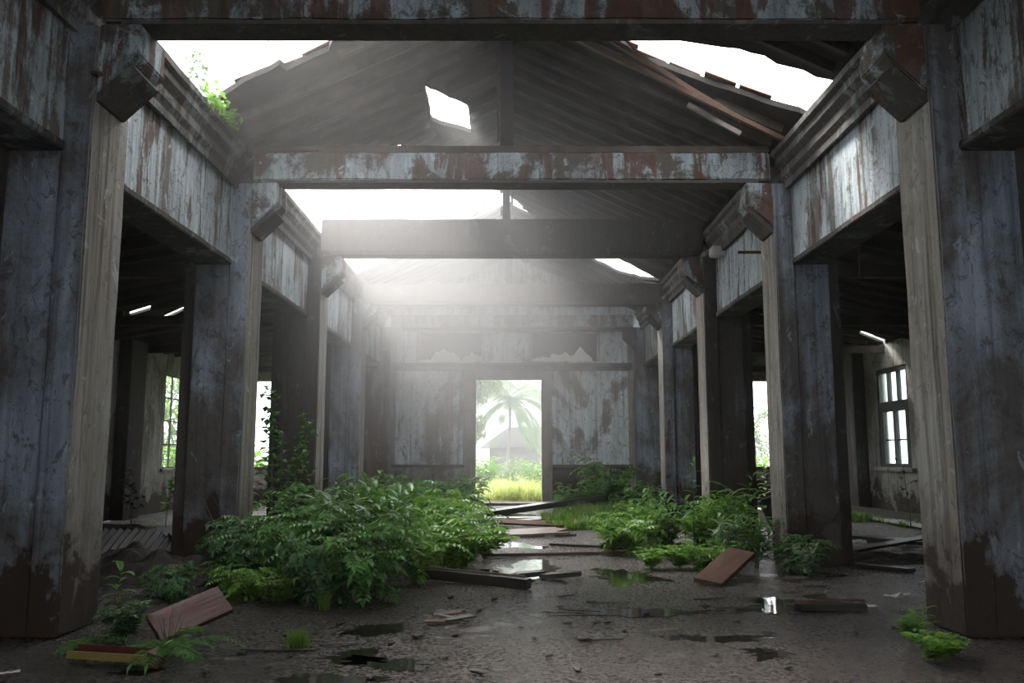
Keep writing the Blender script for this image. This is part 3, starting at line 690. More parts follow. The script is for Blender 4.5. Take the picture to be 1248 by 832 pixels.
LEFT = [('pinC', -2.45, 8.0, .62, 'low lime weed at the thicket\'s near left corner beside the red board'),
 ('broA', -2.05, 7.75, .45, 'small yellow-green sprig spilling onto the floor before the left thicket'),
 ('pinB', -1.75, 7.9, .85, 'dark compound-leaved weed at the middle of the left thicket\'s front edge'),
 ('pinA', -1.3, 7.85, .95, 'drooping weed whose hanging fronds reach lowest at the left thicket\'s front'),
 ('pinB', -2.6, 8.7, .9, 'dark shrubby weed close to the foot of the second left pier'),
 ('pinA', -2.05, 8.7, 1.0, 'mid green arching weed just behind the left thicket\'s front edge'),
 ('broB', -1.5, 8.8, 1.1, 'round-leaved dark weed inside the left thicket'),
 ('lanB', -1.0, 8.9, .75, 'bright low weed on the right flank of the left thicket'),
 ('pinB', -2.95, 9.5, .95, 'dark weed leaning on the hall side of the second left pier'),
 ('lanG', -1.95, 9.7, 1.05, 'tall silvery-leaved weed rising highest in the left thicket'),
 ('pinA', -2.4, 9.6, 1.05, 'bushy green weed left of the silvery weed in the left thicket'),
 ('lanA', -1.45, 9.9, 1.0, 'tall lance-leaved weed right of the silvery weed in the left thicket'),
 ('pinC', -.95, 10.0, 1.2, 'yellowish compound weed on the thicket edge above the black beam'),
 ('lanB', -.55, 9.9, .75, 'bright narrow-leaved weed at the black beam\'s left end'),
 ('pinA', -2.6, 11.2, 1.15, 'green bushy weed in the thicket before the third left pier'),
 ('lanA', -1.85, 11.3, 1.1, 'upright weed in the middle depth of the left thicket'),
 ('pinC', -1.15, 11.6, 1.5, 'pale yellow-green weed in the middle depth of the thicket'),
 ('pinA', -.6, 11.3, .85, 'green weed leaning over the path from the left thicket'),
 ('broA', -.35, 11.0, .8, 'round-leaved lime weed nearest the path on the left'),
 ('lanA', -2.7, 13.0, 1.0, 'upright weed beside the third left pier'),
 ('pinA', -1.9, 13.6, 1.1, 'soft green weed in the rear of the left thicket'),
 ('pinC', -1.2, 13.9, 1.4, 'light weed at the rear right of the left thicket'),
 ('lanA', -2.6, 15.6, .95, 'misty weed between the third and fourth left piers'),
 ('pinA', -1.9, 16.5, 1.1, 'misty green bush behind the left thicket'),
 ('pinA', -2.8, 18.4, 1.1, 'hazy weed at the foot of the fourth left pier'),
 ('pinB', -2.1, 19.5, 1.1, 'hazy dark bush before the end wall\'s left dado'),
 ('pinA', -1.35, 20.5, 1.05, 'hazy bush left of the doorway'),
 ('lanA', -1.15, 17.8, .75, 'hazy narrow-leaved weed on the left side of the path')]
for k, x, y, s_, lab in LEFT: put(k, x, y, s_, lab, 'weed', GL)
RIGHT = [('lanB', 1.35, 11.5, .65, 'small bright weed at the right thicket\'s left tip'),
 ('pinC', 1.75, 11.7, 1.1, 'yellow-green weed on the left part of the right thicket'),
 ('lanA', 2.1, 11.5, .8, 'upright narrow-leaved weed in the left half of the right thicket'),
 ('lanB', 2.5, 11.1, 1.05, 'bright long-leaved weed in the centre of the right thicket'),
 ('lanA', 2.9, 11.4, .95, 'dense green weed before the third right pier'),
 ('lanG', 2.55, 10.3, .72, 'silvery-leaved weed at the front of the right thicket'),
 ('lanA', 2.85, 10.1, .72, 'deep green weed behind the propped brown board'),
 ('broA', 1.95, 10.1, .5, 'low lime weed creeping at the puddle before the right thicket'),
 ('broA', 1.62, 10.05, .42, 'smallest lime sprig left of the creeping weed by the puddle'),
 ('pinC', 2.3, 10.05, .62, 'low compound weed at the middle of the right thicket\'s front'),
 ('pinA', 3.0, 12.6, .9, 'green weed at the foot of the third right pier'),
 ('lanA', 2.0, 12.8, .8, 'upright weed in the rear of the right thicket'),
 ('pinB', 3.25, 9.75, .62, 'dark fern-like weed right of the propped brown board'),
 ('lanG', 3.2, 9.35, .42, 'low frosty-leaved weed beside the second right pier\'s foot')]
for k, x, y, s_, lab in RIGHT: put(k, x, y, s_, lab, 'weed', GR)
BACK = [('pinA', 2.35, 21.3, 1.55, 'feathery hazy shrub standing against the end wall right of the doorway'), ('lanA', 1.9, 20.6, .8, 'low weed at the feathery shrub\'s foot'),
 ('pinA', 1.35, 20.2, .8, 'low soft weed beside the doorway\'s right jamb'), ('pinA', 2.9, 18.8, .9, 'hazy weed beside the fourth right pier'), ('pinC', 2.4, 16.8, .8, 'pale low weed on the right green verge'),
 ('pinA', -1.05, 22.3, .9, 'small dark weed at the doorway\'s left jamb')]
for k, x, y, s_, lab in BACK: put(k, x, y, s_, lab, 'weed')
# near weeds, left
gp = ground(150, 790)
put('fern', *ground(205, 800).xy, .95, 'fern spreading right behind the brown gutter piece at lower left', 'fern', rz_=.3)
put('fern', *ground(110, 790).xy, .62, 'smaller fern close to the first left pier\'s foot', 'fern')
put('broB', *ground(150, 782).xy, .42, 'leafy low weed between the two ferns at lower left', 'weed')
put('pinB', *ground(205, 735).xy, .5, 'dark low weed behind the red board at lower left', 'weed')
put('pinC', *ground(280, 712).xy, .5, 'lime weed behind the right end of the red board', 'weed')
put('lanB', *ground(1112, 782).xy, .30, 'bright sprig beside the first right pier\'s foot', 'weed')
put('broA', *ground(1140, 806).xy, .34, 'low spreading green weed in front of the first right pier', 'weed')
put('broA', *ground(1160, 800).xy, .26, 'tiny weed touching the first right pier\'s foot', 'weed')
put('broB', *ground(600, 0.0 + 800).xy, .01, 'x', 'weed') if False else None
# single-stalk weeds
def stalk(name, base, h, lm, label, n=18, L=.16, W=.045, seed=1, lean=(0, 0), kind='lance', t0=.2):
    random.seed(seed); r = empty(name, base, label, 'plant'); S = MB(); F_ = MB(); b = Vector(base); pts = []
    for k in range(9):
        t = k / 8; pts.append(b + Vector((lean[0] * t * t + rnd(-.01, .01), lean[1] * t * t, h * t)))
    S.tube(pts, [.011 * (1 - .8 * k / 8) * max(.7, h) for k in range(9)], 5)
    for k in range(n):
        t = t0 + (1 - t0) * k / (n - 1); i0 = min(7, int(t * 8)); p = pts[i0].lerp(pts[i0 + 1], t * 8 - i0); az = k * 2.4
        d = Vector((math.cos(az), math.sin(az), .5 + .9 * (t > .9)))
        if kind == 'lance': longleaf(F_, p, d, L * rnd(.7, 1.2) * (1.15 - .5 * t), W * rnd(.8, 1.2), rnd(.6, 1.5), 6)
        elif kind == 'branch':
            q = p + d * rnd(.12, .3) * (1.2 - t * .8); S.tube([p, q], .003, 3)
            for j in range(5):
                u_ = p.lerp(q, .4 + .15 * j); leaf(F_, u_, Vector((rnd(-1, 1), rnd(-1, 1), rnd(-.4, .6))), Vector((0, 0, 1)), L * .6 * rnd(.6, 1.2), W * rnd(.8, 1.3), .2, .2)
    F_.build('leaves', lm, r, normals=False); S.build('stem', M['stem'], r, normals=False); return r
stalk('tall_weed', ground(142, 778), .50, M['leaf'], 'single upright weed with long arching leaves beside the first left pier', 16, .17, .045, 3)
stalk('tall_weed', (-3.35, 12.0, 0), 2.15, M['leaf_dark'], 'tall thin stalk rising between the second and third left piers', 34, .20, .085, 4, (-.08, 0), 'branch', .3)
stalk('tall_weed', (-3.15, 12.3, 0), 1.75, M['leaf'], 'shorter thin stalk just right of the tallest one by the third left pier', 26, .18, .075, 5, (.2, 0), 'branch', .3)
stalk('tall_weed', (-3.6, 11.2, 0), 1.6, M['leaf_brown'], 'dark withered stalk against the left end opening', 18, .17, .09, 6, (-.05, 0), 'branch', .4)
stalk('tall_weed', (2.3, 10.9, 0), 1.22, M['leaf_lime'], 'tall flowering stalk standing out above the right thicket', 16, .2, .04, 7, (.03, 0))
stalk('tall_weed', (2.95, 11.0, 0), 1.05, M['leaf_lime'], 'bright stalk leaning right above the right thicket', 14, .18, .04, 8, (.15, 0))
stalk('tall_weed', (-6.0, 13.6, 0), .95, M['leaf_brown'], 'dark-leaved young plant against the pale left aisle wall', 12, .16, .09, 9, (-.1, 0), 'branch', .45)
stalk('tall_weed', (-5.55, 13.8, 0), .95, M['leaf_lime'], 'bright young plant beside the dark-leaved one in the left aisle', 12, .16, .09, 10, (.1, 0), 'branch', .4)
stalk('tall_weed', (-6.9, 19.6, 0), 2.0, M['leaf_lime'], 'green climber showing in the left gridded window', 16, .3, .1, 21, (-.3, 0), 'branch', .5)
stalk('sapling', ground(1110, 643), 1.15, M['leaf_brown'], 'thin bare sapling in the right aisle before the casement window', 10, .10, .05, 12, (-.1, 0), 'branch', .25)
stalk('tall_weed', (6.2, 21.0, 0), .95, M['leaf_lime'], 'bright leafy weed under the end opening of the right aisle', 26, .3, .09, 13, (0, 0), 'lance', .1)
stalk('tall_weed', (6.75, 21.4, 0), .85, M['leaf_lime'], 'second bright weed under the end opening of the right aisle, nearer its outer wall', 26, .3, .09, 14, (0, 0), 'lance', .1)
stalk('tall_weed', (-6.6, 21.3, 0), .9, M['leaf_grey'], 'pale leafy weed under the end opening of the left aisle', 26, .3, .09, 15, (0, 0), 'lance', .1)
# creeper growing on the left cornice
def creeper(name, pts, label, lm, n, L=.07, seed=3):
    random.seed(seed); r = empty(name, pts[0], label, 'creeper'); S = MB(); F_ = MB()
    for j in range(len(pts) - 1):
        a, b = Vector(pts[j]), Vector(pts[j + 1]); S.tube([a, a.lerp(b, .5) + Vector((0, 0, .04)), b], .006, 4)
        for k in range(n):
            p = a.lerp(b, rnd(0, 1)) + Vector((rnd(-.06, .12), rnd(-.08, .08), rnd(-.05, .16)))
            leaf(F_, p, Vector((rnd(-1, 1), rnd(-1, 1), rnd(-.8, .6))), Vector((rnd(-.3, .3), 0, 1)), L * rnd(.7, 1.4), L * .8, .2, .2)
    F_.build('leaves', lm, r, normals=False); S.build('stems', M['stem'], r, normals=False)
creeper('creeper', [aty(286, 160, 9.6), aty(262, 135, 9.0), aty(250, 118, 8.6)], 'bright green creeper tumbling over the left cornice near the second beam', M['leaf_lime'], 90, .075, 3)
creeper('creeper', [aty(250, 118, 8.5), aty(232, 92, 8.1), aty(238, 74, 8.1)], 'thin creeper rising against the sky above the left cornice', M['leaf_grey'], 28, .06, 4)
# bare twigs by the second left pier
def twigs(base, tips, label, seed):
    random.seed(seed); mb = MB()
    for t in tips:
        a, b = Vector(base), Vector(t); m = [a.lerp(b, k / 6) + Vector((rnd(-.04, .04), rnd(-.03, .03), rnd(-.02, .05))) for k in range(7)]; m[0] = a
        mb.tube(m, [.009, .008, .007, .006, .005, .004, .002], 4)
        for q in (3, 4, 5):
            mb.tube([m[q], m[q] + Vector((rnd(-.2, .2), rnd(-.1, .1), rnd(.05, .25)))], .003, 3)
    tag(mb.build('bare_twigs', M['twig'], normals=False), label, 'twigs')
twigs(ground(302, 706) , [aty(222, 575, 9.2), aty(248, 640, 9.1), aty(232, 690, 9.0), aty(262, 610, 9.3)], 'bare grey twigs leaning against the second left pier', 3)
twigs(ground(262, 722), [aty(215, 690, 8.3), aty(300, 690, 8.6)], 'low bare twig arching over the mud heap by the second left pier', 5)

# grass
def grass(name, spots, label, mat, h=.12, n=300, seed=1, wd=.006):
    random.seed(seed); mb = MB()
    for (x0, x1, y0, y1, dens) in spots:
        for k in range(int(dens)):
            p = Vector((rnd(x0, x1), rnd(y0, y1), -.01)) if name == 'grass' else Vector((random.gauss((x0 + x1) / 2, (x1 - x0) / 5), random.gauss((y0 + y1) / 2, (y1 - y0) / 5), -.01)); a = rnd(0, 2 * PI); hh = h * rnd(.5, 1.3) * (.6 + .8 * max(0, noise.noise(p * 1.5) + .4)); l = hh * rnd(.2, .7); d = Vector((math.cos(a), math.sin(a), 0)); r = Vector((-d.y, d.x, 0)) * wd * rnd(.7, 1.4)
            mb.add([p - r, p + r, p + r * .7 + d * l * .35 + Vector((0, 0, hh * .6)), p - r * .7 + d * l * .35 + Vector((0, 0, hh * .6)), p + d * l + Vector((0, 0, hh))], [(0, 1, 2, 3), (3, 2, 4)])
    o = mb.build(name, mat, normals=False); tag(o, label, 'grass', kind='stuff')
grass('grass', [(.9, 3.1, 17.0, 19.0, 5000), (1.1, 3.1, 19, 22.8, 5000), (.6, 2.2, 15.2, 17.2, 3500)], 'green grass verge on the right of the path before the end wall', M['grass'], .2, wd=.014, seed=2)
grass('grass', [(-3.0, -1.3, 14.5, 22.5, 6000)], 'green grass under the hazy weeds left of the path', M['leaf'], .22, wd=.014, seed=3)
grass('grass', [(-7.6, -5.0, 13.0, 14.6, 5000)], 'mossy grass hump in the left aisle before the pale wall', M['grass'], .14, wd=.012, seed=4)
grass('grass', [(7.2, 8.1, 15.8, 19.0, 4000), (6.0, 7.4, 17.0, 18.5, 1500)], 'grass growing along the foot of the right aisle wall', M['grass'], .12, wd=.012, seed=5)
for (u, v, r_, lab) in ((362, 786, .09, 'tiny grass tuft alone on the wet floor at lower left'), (395, 742, .06, 'small lime grass tuft before the left thicket')):
    p = ground(u, v); grass('grass_tuft', [(p.x - r_, p.x + r_, p.y - r_, p.y + r_, 260)], lab, M['grass'], .10, seed=int(u), wd=.003)
grass('grass', [(-5, 6, YB + 1.0, 30, 26000), (-9, 11, 30, 40, 22000)], 'pale yellow-green meadow grass outside the doorway', M['grass_pale'], .42, wd=.02, seed=6)

# ------------------------------------------------------------------ outside: trees, palm, hut
def tree(name, base, h, crown_r, lm, label, seed, n=2600, leafs=.18, cz=.72, crh=None):
    random.seed(seed); b = Vector(base); r = empty(name, base, label, 'tree'); crh = crh or crown_r
    T = MB(); T.tube([b, b + Vector((.1, 0, h * .3)), b + Vector((-.05, .1, h * .65)), b + Vector((0, 0, h * .85))], [.12, .1, .07, .03], 7)
    F_ = MB(); cs = []
    for k in range(16):
        a = rnd(0, 2 * PI); q = b + Vector((math.cos(a) * crown_r * rnd(.2, .75), math.sin(a) * crown_r * rnd(.2, .75), h * cz + rnd(-.8, .8) * crh)); cs.append(q)
        T.tube([b + Vector((0, 0, h * rnd(.35, .7))), q], [.05, .015], 4)
    for k in range(n):
        q = random.choice(cs); o = Vector((rnd(-1, 1), rnd(-1, 1), rnd(-1, 1))); o = o.normalized() * rnd(.2, 1) * crown_r * .42
        leaf(F_, q + o, Vector((rnd(-1, 1), rnd(-1, 1), rnd(-1, .4))), Vector((0, 0, 1)), leafs * rnd(.7, 1.3), leafs * .5)
    F_.build('crown', lm, r, normals=False); T.build('trunk', M['bark'], r); return r
tree('broadleaf_tree', (-1.9, 34, 0), 5.6, 1.5, M['leaf_far'], 'misty broadleaf tree seen in the left part of the doorway', 31, 3600, .22, .62, 1.7)
tree('broadleaf_tree', (-11.6, 28, 0), 4.6, 2.2, M['leaf_far'], 'leafy tree outside the left gridded window', 32, 3000, .2, .55, 2)
tree('broadleaf_tree', (9.3, 33, 0), 4.2, .9, M['leaf_far'], 'dim fogbound tree outside the end opening of the right aisle', 33, 1200, .2, .6, 1.6)
tree('broadleaf_tree', (5.5, 60, 0), 6, 3.2, M['leaf_far'], 'faint tree crown behind the hut on the right of the doorway view', 34, 2200, .4, .55, 1.6)
def palm(base, h, nf, L, label, seed):
    random.seed(seed); b = Vector(base); r = empty('coconut_palm', base, label, 'palm'); T = MB()
    T.tube([b + Vector((.25 * math.sin(k / 8 * 2), 0, h * k / 8)) for k in range(9)], [.11 - .005 * k for k in range(9)], 8); T.build('trunk', M['bark'], r)
    top = b + Vector((.25 * math.sin(2), 0, h))
    for i in range(nf):
        F_ = MB(); a = 2 * PI * i / nf + rnd(-.2, .2); d = Vector((math.cos(a), math.sin(a), rnd(-.2, 1.9))).normalized(); q = top.copy(); m = 34; pts = [q.copy()]
        for k in range(m):
            q = q + d * L / m; d = (d - Vector((0, 0, 2.3 / m))).normalized(); pts.append(q.copy())
            rr = d.cross(Vector((0, 0, 1))).normalized(); ww = L * .30 * math.sin(PI * (k + 2) / (m + 3)) ** .6
            for sg in (-1, 1):
                longleaf(F_, q, rr * sg + d * .6 - Vector((0, 0, .35)), ww, .075, .6, 3)
        F_.tube(pts, .02, 4); F_.build('frond', M['leaf_far'], r, normals=False)
palm((-.35, 42.5, 0), 4.0, 22, 3.4, 'tall coconut palm fading in the fog beyond the doorway', 3)
# hut
hb = empty('hut', (1.2, 46, 0), 'dim grey hut with hipped roof in the fog beyond the doorway', 'hut')
MB().box(-1.2, 3.5, 45, 48, 0, 1.8).build('wall', M['dbeam'], hb)
rv = [(-1.7, 44.5, 1.7), (4.0, 44.5, 1.7), (4.0, 48.5, 1.7), (-1.7, 48.5, 1.7), (-.2, 46.5, 2.85), (2.6, 46.5, 2.85)]
MB().add(rv, [(0, 3, 2, 1), (0, 1, 5, 4), (1, 2, 5), (2, 3, 4, 5), (3, 0, 4)]).build('roof', M['board'], hb)
# meadow shrubs outside
proto('farA', 'meadow_shrub', 1.5, .8, 16, 'broad', M['leaf_lime'], 41, dens=1.6)
proto('farB', 'meadow_shrub', 1.3, .9, 16, 'lance', M['leaf_far'], 42, dens=1.4)
random.seed(9)
for i, (x, y, k, s_, lab) in enumerate([(-.9, 29, 'farA', .9, 'light shrub behind the meadow at the doorway\'s left'), (-.1, 31, 'farB', 1.0, 'light shrub behind the meadow under the palm'), (.75, 30, 'farA', .8, 'round pale shrub behind the meadow right of the palm'),
   (1.2, 27, 'farB', .95, 'green shrub against the doorway\'s right jamb'), (-1.6, 32, 'farB', 1.2, 'shrub under the misty broadleaf tree'), (2.0, 33, 'farA', 1.1, 'shrub behind the right jamb of the doorway'),
   (6.9, 25.6, 'farB', 1.25, 'bright shrub outside the right aisle\'s end opening'), (7.7, 26.5, 'farA', 1.0, 'low shrub beside the bright one outside the right aisle'), (6.1, 26.5, 'farA', .9, 'low lime shrub at the inner edge of the right aisle\'s opening'),
   (-7.3, 25.6, 'farA', 1.2, 'lime shrub outside the left aisle\'s end opening'), (-6.5, 26.5, 'farB', 1.2, 'green shrub at the inner edge of the left aisle\'s opening'), (-10.6, 26, 'farA', 1.1, 'lime shrub outside the left gridded window')]):
    put(k, x, y, s_, lab, 'shrub', 'meadow shrubs outside')

# ------------------------------------------------------------------ debris
def slab(name, mat, c, L, W, T, rzd=0, tilt=(0, 0), label='', cat='plank', jagged=True, group=None, seed=0):
    """a board with splintered ends; c = centre of its underside"""
    random.seed(seed + int(abs(c[0] * 100))); e = .0 if not jagged else W * .35
    n = 5; left = [(-L / 2 + rnd(-e, e), -W / 2 + W * k / n) for k in range(n + 1)]; right = [(L / 2 + rnd(-e, e), W / 2 - W * k / n) for k in range(n + 1)]
    mb = MB().prism(left[::-1] + right[::-1] if False else [(x, y) for x, y in reversed(left)] + [(x, y) for x, y in reversed(right)], 'z', 0, T)
    o = mb.build(name, mat, bevel=.003, rough=.004)
    o.matrix_world = Matrix.Translation(c) @ Matrix.Rotation(math.radians(rzd), 4, 'Z') @ Matrix.Rotation(math.radians(tilt[1]), 4, 'Y') @ Matrix.Rotation(math.radians(tilt[0]), 4, 'X')
    tag(o, label, cat, group); return o
def span(name, mat, a, b, W, T, label, cat='plank', roll=0, group=None, jagged=True, z=0.0):
    a = Vector(a); b = Vector(b); d = b - a; L = d.length; c = (a + b) / 2
    rzd = math.degrees(math.atan2(d.y, d.x)); ty = -math.degrees(math.asin(d.z / L))
    return slab(name, mat, (c.x, c.y, c.z + z), L, W, T, rzd, (roll, ty), label, cat, jagged, group)
G = ground
def up(p, z): return Vector((p.x, p.y, p.z + z))
span('gutter_beam', M['plank_black'], up(G(522, 708), .03), up(G(644, 718), .0), .12, .10, 'black charred beam with a tan upper edge lying before the left thicket', 'beam', jagged=False)
span('thin_batten', M['plank_brown'], up(G(522, 708), .135), up(G(640, 716), .105), .04, .012, 'thin tan batten on top of the black charred beam', 'batten')
span('plank', M['plank_red'], up(G(186, 780), .06), up(G(272, 766), .20), .24, .045, 'red painted board propped at an angle among weeds at lower left', roll=42, jagged=False)
# brown U-shaped gutter piece lower left
gt = empty('gutter_piece', G(135, 812), 'short brown gutter piece with yellow lip lying at the picture\'s lower left', 'gutter')
a, b = G(88, 806), G(182, 812); d = (b - a).normalized(); nrm = Vector((-d.y, d.x, 0))
MB().beam(up(a, .035), up(b, .035), .10, .012).beam(up(a, .065) + nrm * .05, up(b, .065) + nrm * .05, .012, .07).build('trough', M['plank_red'], gt)
MB().beam(up(a, .055) - nrm * .05, up(b, .055) - nrm * .05, .012, .045).build('lip', simple('yellowed_edge', (.22, .17, .05), .6), gt)
MB().prism([(b.x - .01, .01), (b.x + .07, .0), (b.x + .09, .07), (b.x + .01, .10)], 'y', b.y - .06, b.y + .06).build('split_end', M['plank_brown'], gt)
span('plank', M['plank_brown'], G(862, 713), up(G(905, 700), .22), .30, .05, 'rough brown board propped up beside the right thicket', roll=8, jagged=False)
span('plank', M['plank_black'], up(G(972, 743), .0), up(G(1054, 744), .0), .10, .055, 'black wet board with rusty top edge lying before the second right pier')
span('batten', M['plank_red'], up(G(972, 741), .058), up(G(1054, 741), .058), .03, .012, 'rust-red batten on the black board before the second right pier', 'batten')
span('plank', M['plank_brown'], up(G(590, 678), 0), up(G(800, 674), 0), .07, .035, 'long thin brown pole lying across the path between the thickets')
span('plank', M['plank_black'], up(G(670, 664), 0), up(G(740, 668), 0), .05, .03, 'thin black stick lying across the path behind the long pole')
span('plank', M['plank_black'], up(G(735, 668), .0), up(G(815, 668), .0), .16, .08, 'black timber half under the right thicket')
span('plank', M['plank_black'], up(G(660, 705), 0), up(G(706, 704), .02), .10, .05, 'charred lump of wood beside the bright puddle')
span('plank', M['plank_black'], up(G(626, 704), 0), up(G(662, 703), .02), .14, .05, 'charred rounded chunk left of the one by the bright puddle')
span('plank', M['plank_black'], (-.5, 18.3, .02), aty(733, 609, 20.5), .35, .12, 'long black timber slanting across the path near the doorway')
for i, (u, v, L, W, rzz, mt, z, tl, lab) in enumerate([(618, 612, 1.6, .9, 4, 'plank_pale', .02, (0, 0), 'pale wet sheet on the path nearest the doorway'),
  (612, 628, 1.1, .7, -6, 'plank_pale', .02, (0, 3), 'pale wet sheet behind the board heap on the path'), (630, 634, 1.2, .5, 8, 'plank_pale', .03, (0, 0), 'second pale sheet overlapping behind the board heap'),
  (628, 640, 1.1, .35, 12, 'plank_black', .06, (0, -3), 'dark board on the back of the board heap'), (640, 645, 1.15, .34, 5, 'plank_brown', .10, (8, 3), 'brown board in the middle of the board heap'),
  (628, 650, .95, .30, -14, 'plank_red', .03, (-12, 4), 'reddish board under the board heap\'s left end'), (650, 653, .95, .38, 6, 'plank_pale', .05, (9, -2), 'tan splintered board at the front of the board heap'),
  (690, 653, .35, .06, 0, 'plank_black', 0, (0, 0), 'short black stick right of the board heap')]):
    p = G(u, v); slab('plank', M[mt], (p.x, p.y, z), L, W, .035, rzz, tl, lab, 'plank', True, 'boards on the path', i)
# splintered bark heap
for i, (du, dv, r_, tl) in enumerate([(-10, 2, 20, (8, 4)), (6, 0, -14, (0, 8)), (0, -4, 5, (12, -5)), (14, 4, 40, (6, 0))]):
    p = G(546 + du, 757 + dv); slab('bark_flake', M['plank_black'] if i % 2 else M['plank_brown'], (p.x, p.y, .01 + .012 * i), .26, .07, .012, r_, tl, ['reddish splintered flake at the left of the little bark heap on the open floor', 'dark flake on the right half of the little bark heap', 'brown flake at the back of the little bark heap', 'dark twisted flake at the right end of the little bark heap'][i], 'bark', True, 'bark flakes in the little heap', i)
# black crumpled rag
p = G(690, 640); mb = MB()
vs = []; fs = []
for j in range(9):
    for i in range(9):
        x = (i / 8 - .5) * .55; y = (j / 8 - .5) * .4; zz = .17 * (1 - (abs(i / 4 - 1) ** 1.5)) * (1 - abs(j / 4 - 1) ** 1.5) + .09 * noise.noise(Vector((x * 9, y * 9, 2))); vs.append((p.x + x, p.y + y, max(0.001, zz)))
for j in range(8):
    for i in range(8): a = j * 9 + i; fs.append((a, a + 1, a + 10, a + 9))
tag(mb.add(vs, fs).build('crumpled_rag', M['clod']), 'black crumpled rag on the path before the grass verge', 'rag')
# small clods, twigs and chips
def clod_mesh(seed):
    bm = bmesh.new(); bmesh.ops.create_icosphere(bm, subdivisions=2, radius=1)
    for v in bm.verts:
        v.co *= 1 + .45 * noise.noise(v.co * 1.7 + Vector((seed, 0, 0))); v.co.z *= .55
    zmin = min(v.co.z for v in bm.verts)
    for v in bm.verts: v.co.z -= zmin
    me = bpy.data.meshes.new('clod'); bm.to_mesh(me); bm.free(); me.materials.append(M['clod']); return me
CM = [clod_mesh(k * 3.7) for k in range(4)]
random.seed(21)
cp = [(404, 658, .0)] and [(557, 773), (632, 765), (690, 762), (722, 757), (740, 760), (686, 738), (604, 733), (580, 742), (552, 729), (630, 718), (725, 736), (760, 768), (478, 785), (466, 791), (580, 819), (448, 825), (500, 753), (648, 780), (715, 781), (790, 745), (505, 775), (470, 736), (612, 790), (668, 800), (835, 780), (870, 800), (900, 760), (935, 770), (1010, 790), (1045, 775), (860, 740), (345, 772), (300, 795), (330, 815), (250, 822), (670, 748), (540, 800), (755, 800), (700, 815), (800, 820), (1090, 765), (960, 815), (352, 800), (415, 760), (385, 770)]
for i, (u, v) in enumerate(cp):
    p = G(u + rnd(-4, 4), v + rnd(-2, 2)); o = bpy.data.objects.new('mud_clod', CM[i % 4]); COL.objects.link(o); o.location = (p.x, p.y, -.004); s_ = rnd(.012, .034)
    o.scale = (s_ * rnd(1, 1.8), s_, s_ * rnd(.6, 1)); o.rotation_euler = (0, 0, rnd(0, 6))
    tag(o, 'small black clod of mud lying loose on the open wet floor', 'clod', 'small black clods on the floor')
for i, (u, v, L, r_, lab) in enumerate([(745, 735, .30, -12, 'black splinter with a curled end right of the floor\'s centre'), (810, 768, .22, 14, 'pale thin twig on the floor below the right thicket'), (735, 780, .28, 2, 'thin straight black splinter nearest the floor\'s middle front'),
   (412, 785, .26, 4, 'short black stick at lower left near the grass tuft'), (900, 741, .4, -5, 'thin black stick before the second right pier'), (1000, 748, .45, 3, 'broken dark lath under the rusty-edged board'), (730, 703, .2, -10, 'small curled black scrap in the shallow greenish puddle'), (865, 730, .3, 8, 'thin dark splinter near the propped brown board'), (340, 705 + 88, .5, -3, 'long dark lath along the lower left floor'), (690, 726, .18, 20, 'tiny dark splinter behind the clods at the floor\'s centre')]):
    p = G(u, v); slab('splinter', M['plank_black'] if i != 1 else M['plank_pale'], (p.x, p.y, .0), L, .022, .012, r_, (0, 0), lab, 'splinter', True, None, i)
# mud heaps
def heap(c, rx, ry, h, label, mat='mud', seed=1):
    mb = grid(-1.3, 1.3, -1.3, 1.3, 34, 34, lambda x, y: 0); out = []
    for (x, y, z) in mb.v:
        r = math.hypot(x, y); k = max(0, 1 - r / 1.25); zz = h * (k ** .8) * (1 + .7 * noise.noise(Vector((x * 3, y * 3, seed)))) + .03 * noise.noise(Vector((x * 11, y * 11, seed))) * (k > 0) - .02
        out.append((c[0] + x * rx, c[1] + y * ry, zz))
    mb.v = out; tag(mb.build('mud_heap', M[mat], smooth=False), label, 'heap')
heap((-3.7, 9.3), .9, .5, .26, 'dark mud heap around the foot of the second left pier', seed=2)
heap((-4.6, 10.4), .7, .7, .24, 'dark rubble heap in the left aisle under the corrugated sheet', seed=3)
heap((4.6, 11.0), 1.0, .4, .10, 'low dark heap of soaked rubble right of the second right pier', seed=4)
heap((-6.3, 13.8), 1.5, .9, .22, 'mossy earth hump at the back of the left aisle', seed=5)
heap((-3.2, 7.6), .5, .4, .09, 'low dark heap behind the red board at lower left', seed=6)
# corrugated sheets in left aisle
def corr(c, L, W, rzd, tilt, label, mat='metal', amp=.02, pitch=.09):
    mb = MB(); vs = []; fs = []; n = int(L / pitch * 6); m = 10
    for j in range(m + 1):
        for i in range(n + 1):
            x = -L / 2 + L * i / n; y = -W / 2 + W * j / m
            vs.append((x, y, amp * math.sin(2 * PI * x / pitch) + .05 * noise.noise(Vector((x * 1.5, y * 1.5, 5)))))
    for j in range(m):
        for i in range(n): a = j * (n + 1) + i; fs.append((a, a + 1, a + n + 2, a + n + 1))
    mb.add(vs, fs); o = mb.build('corrugated_sheet', M[mat], normals=False)
    md = o.modifiers.new('thickness', 'SOLIDIFY'); md.thickness = .003
    o.matrix_world = Matrix.Translation(c) @ Matrix.Rotation(math.radians(rzd), 4, 'Z') @ Matrix.Rotation(math.radians(tilt[0]), 4, 'X') @ Matrix.Rotation(math.radians(tilt[1]), 4, 'Y'); tag(o, label, 'metal sheet')
corr((-5.0, 10.6, .2), 1.7, 1.1, 8, (17, 3), 'tilted grey corrugated metal sheet in the left aisle')
corr((-4.55, 11.5, .30), 1.3, .7, -20, (8, -6), 'second bent corrugated sheet behind the tilted one in the left aisle')
corr((-6.1, 11.2, .22), .9, .7, 30, (3, 0), 'small flat corrugated sheet near the first left pier')
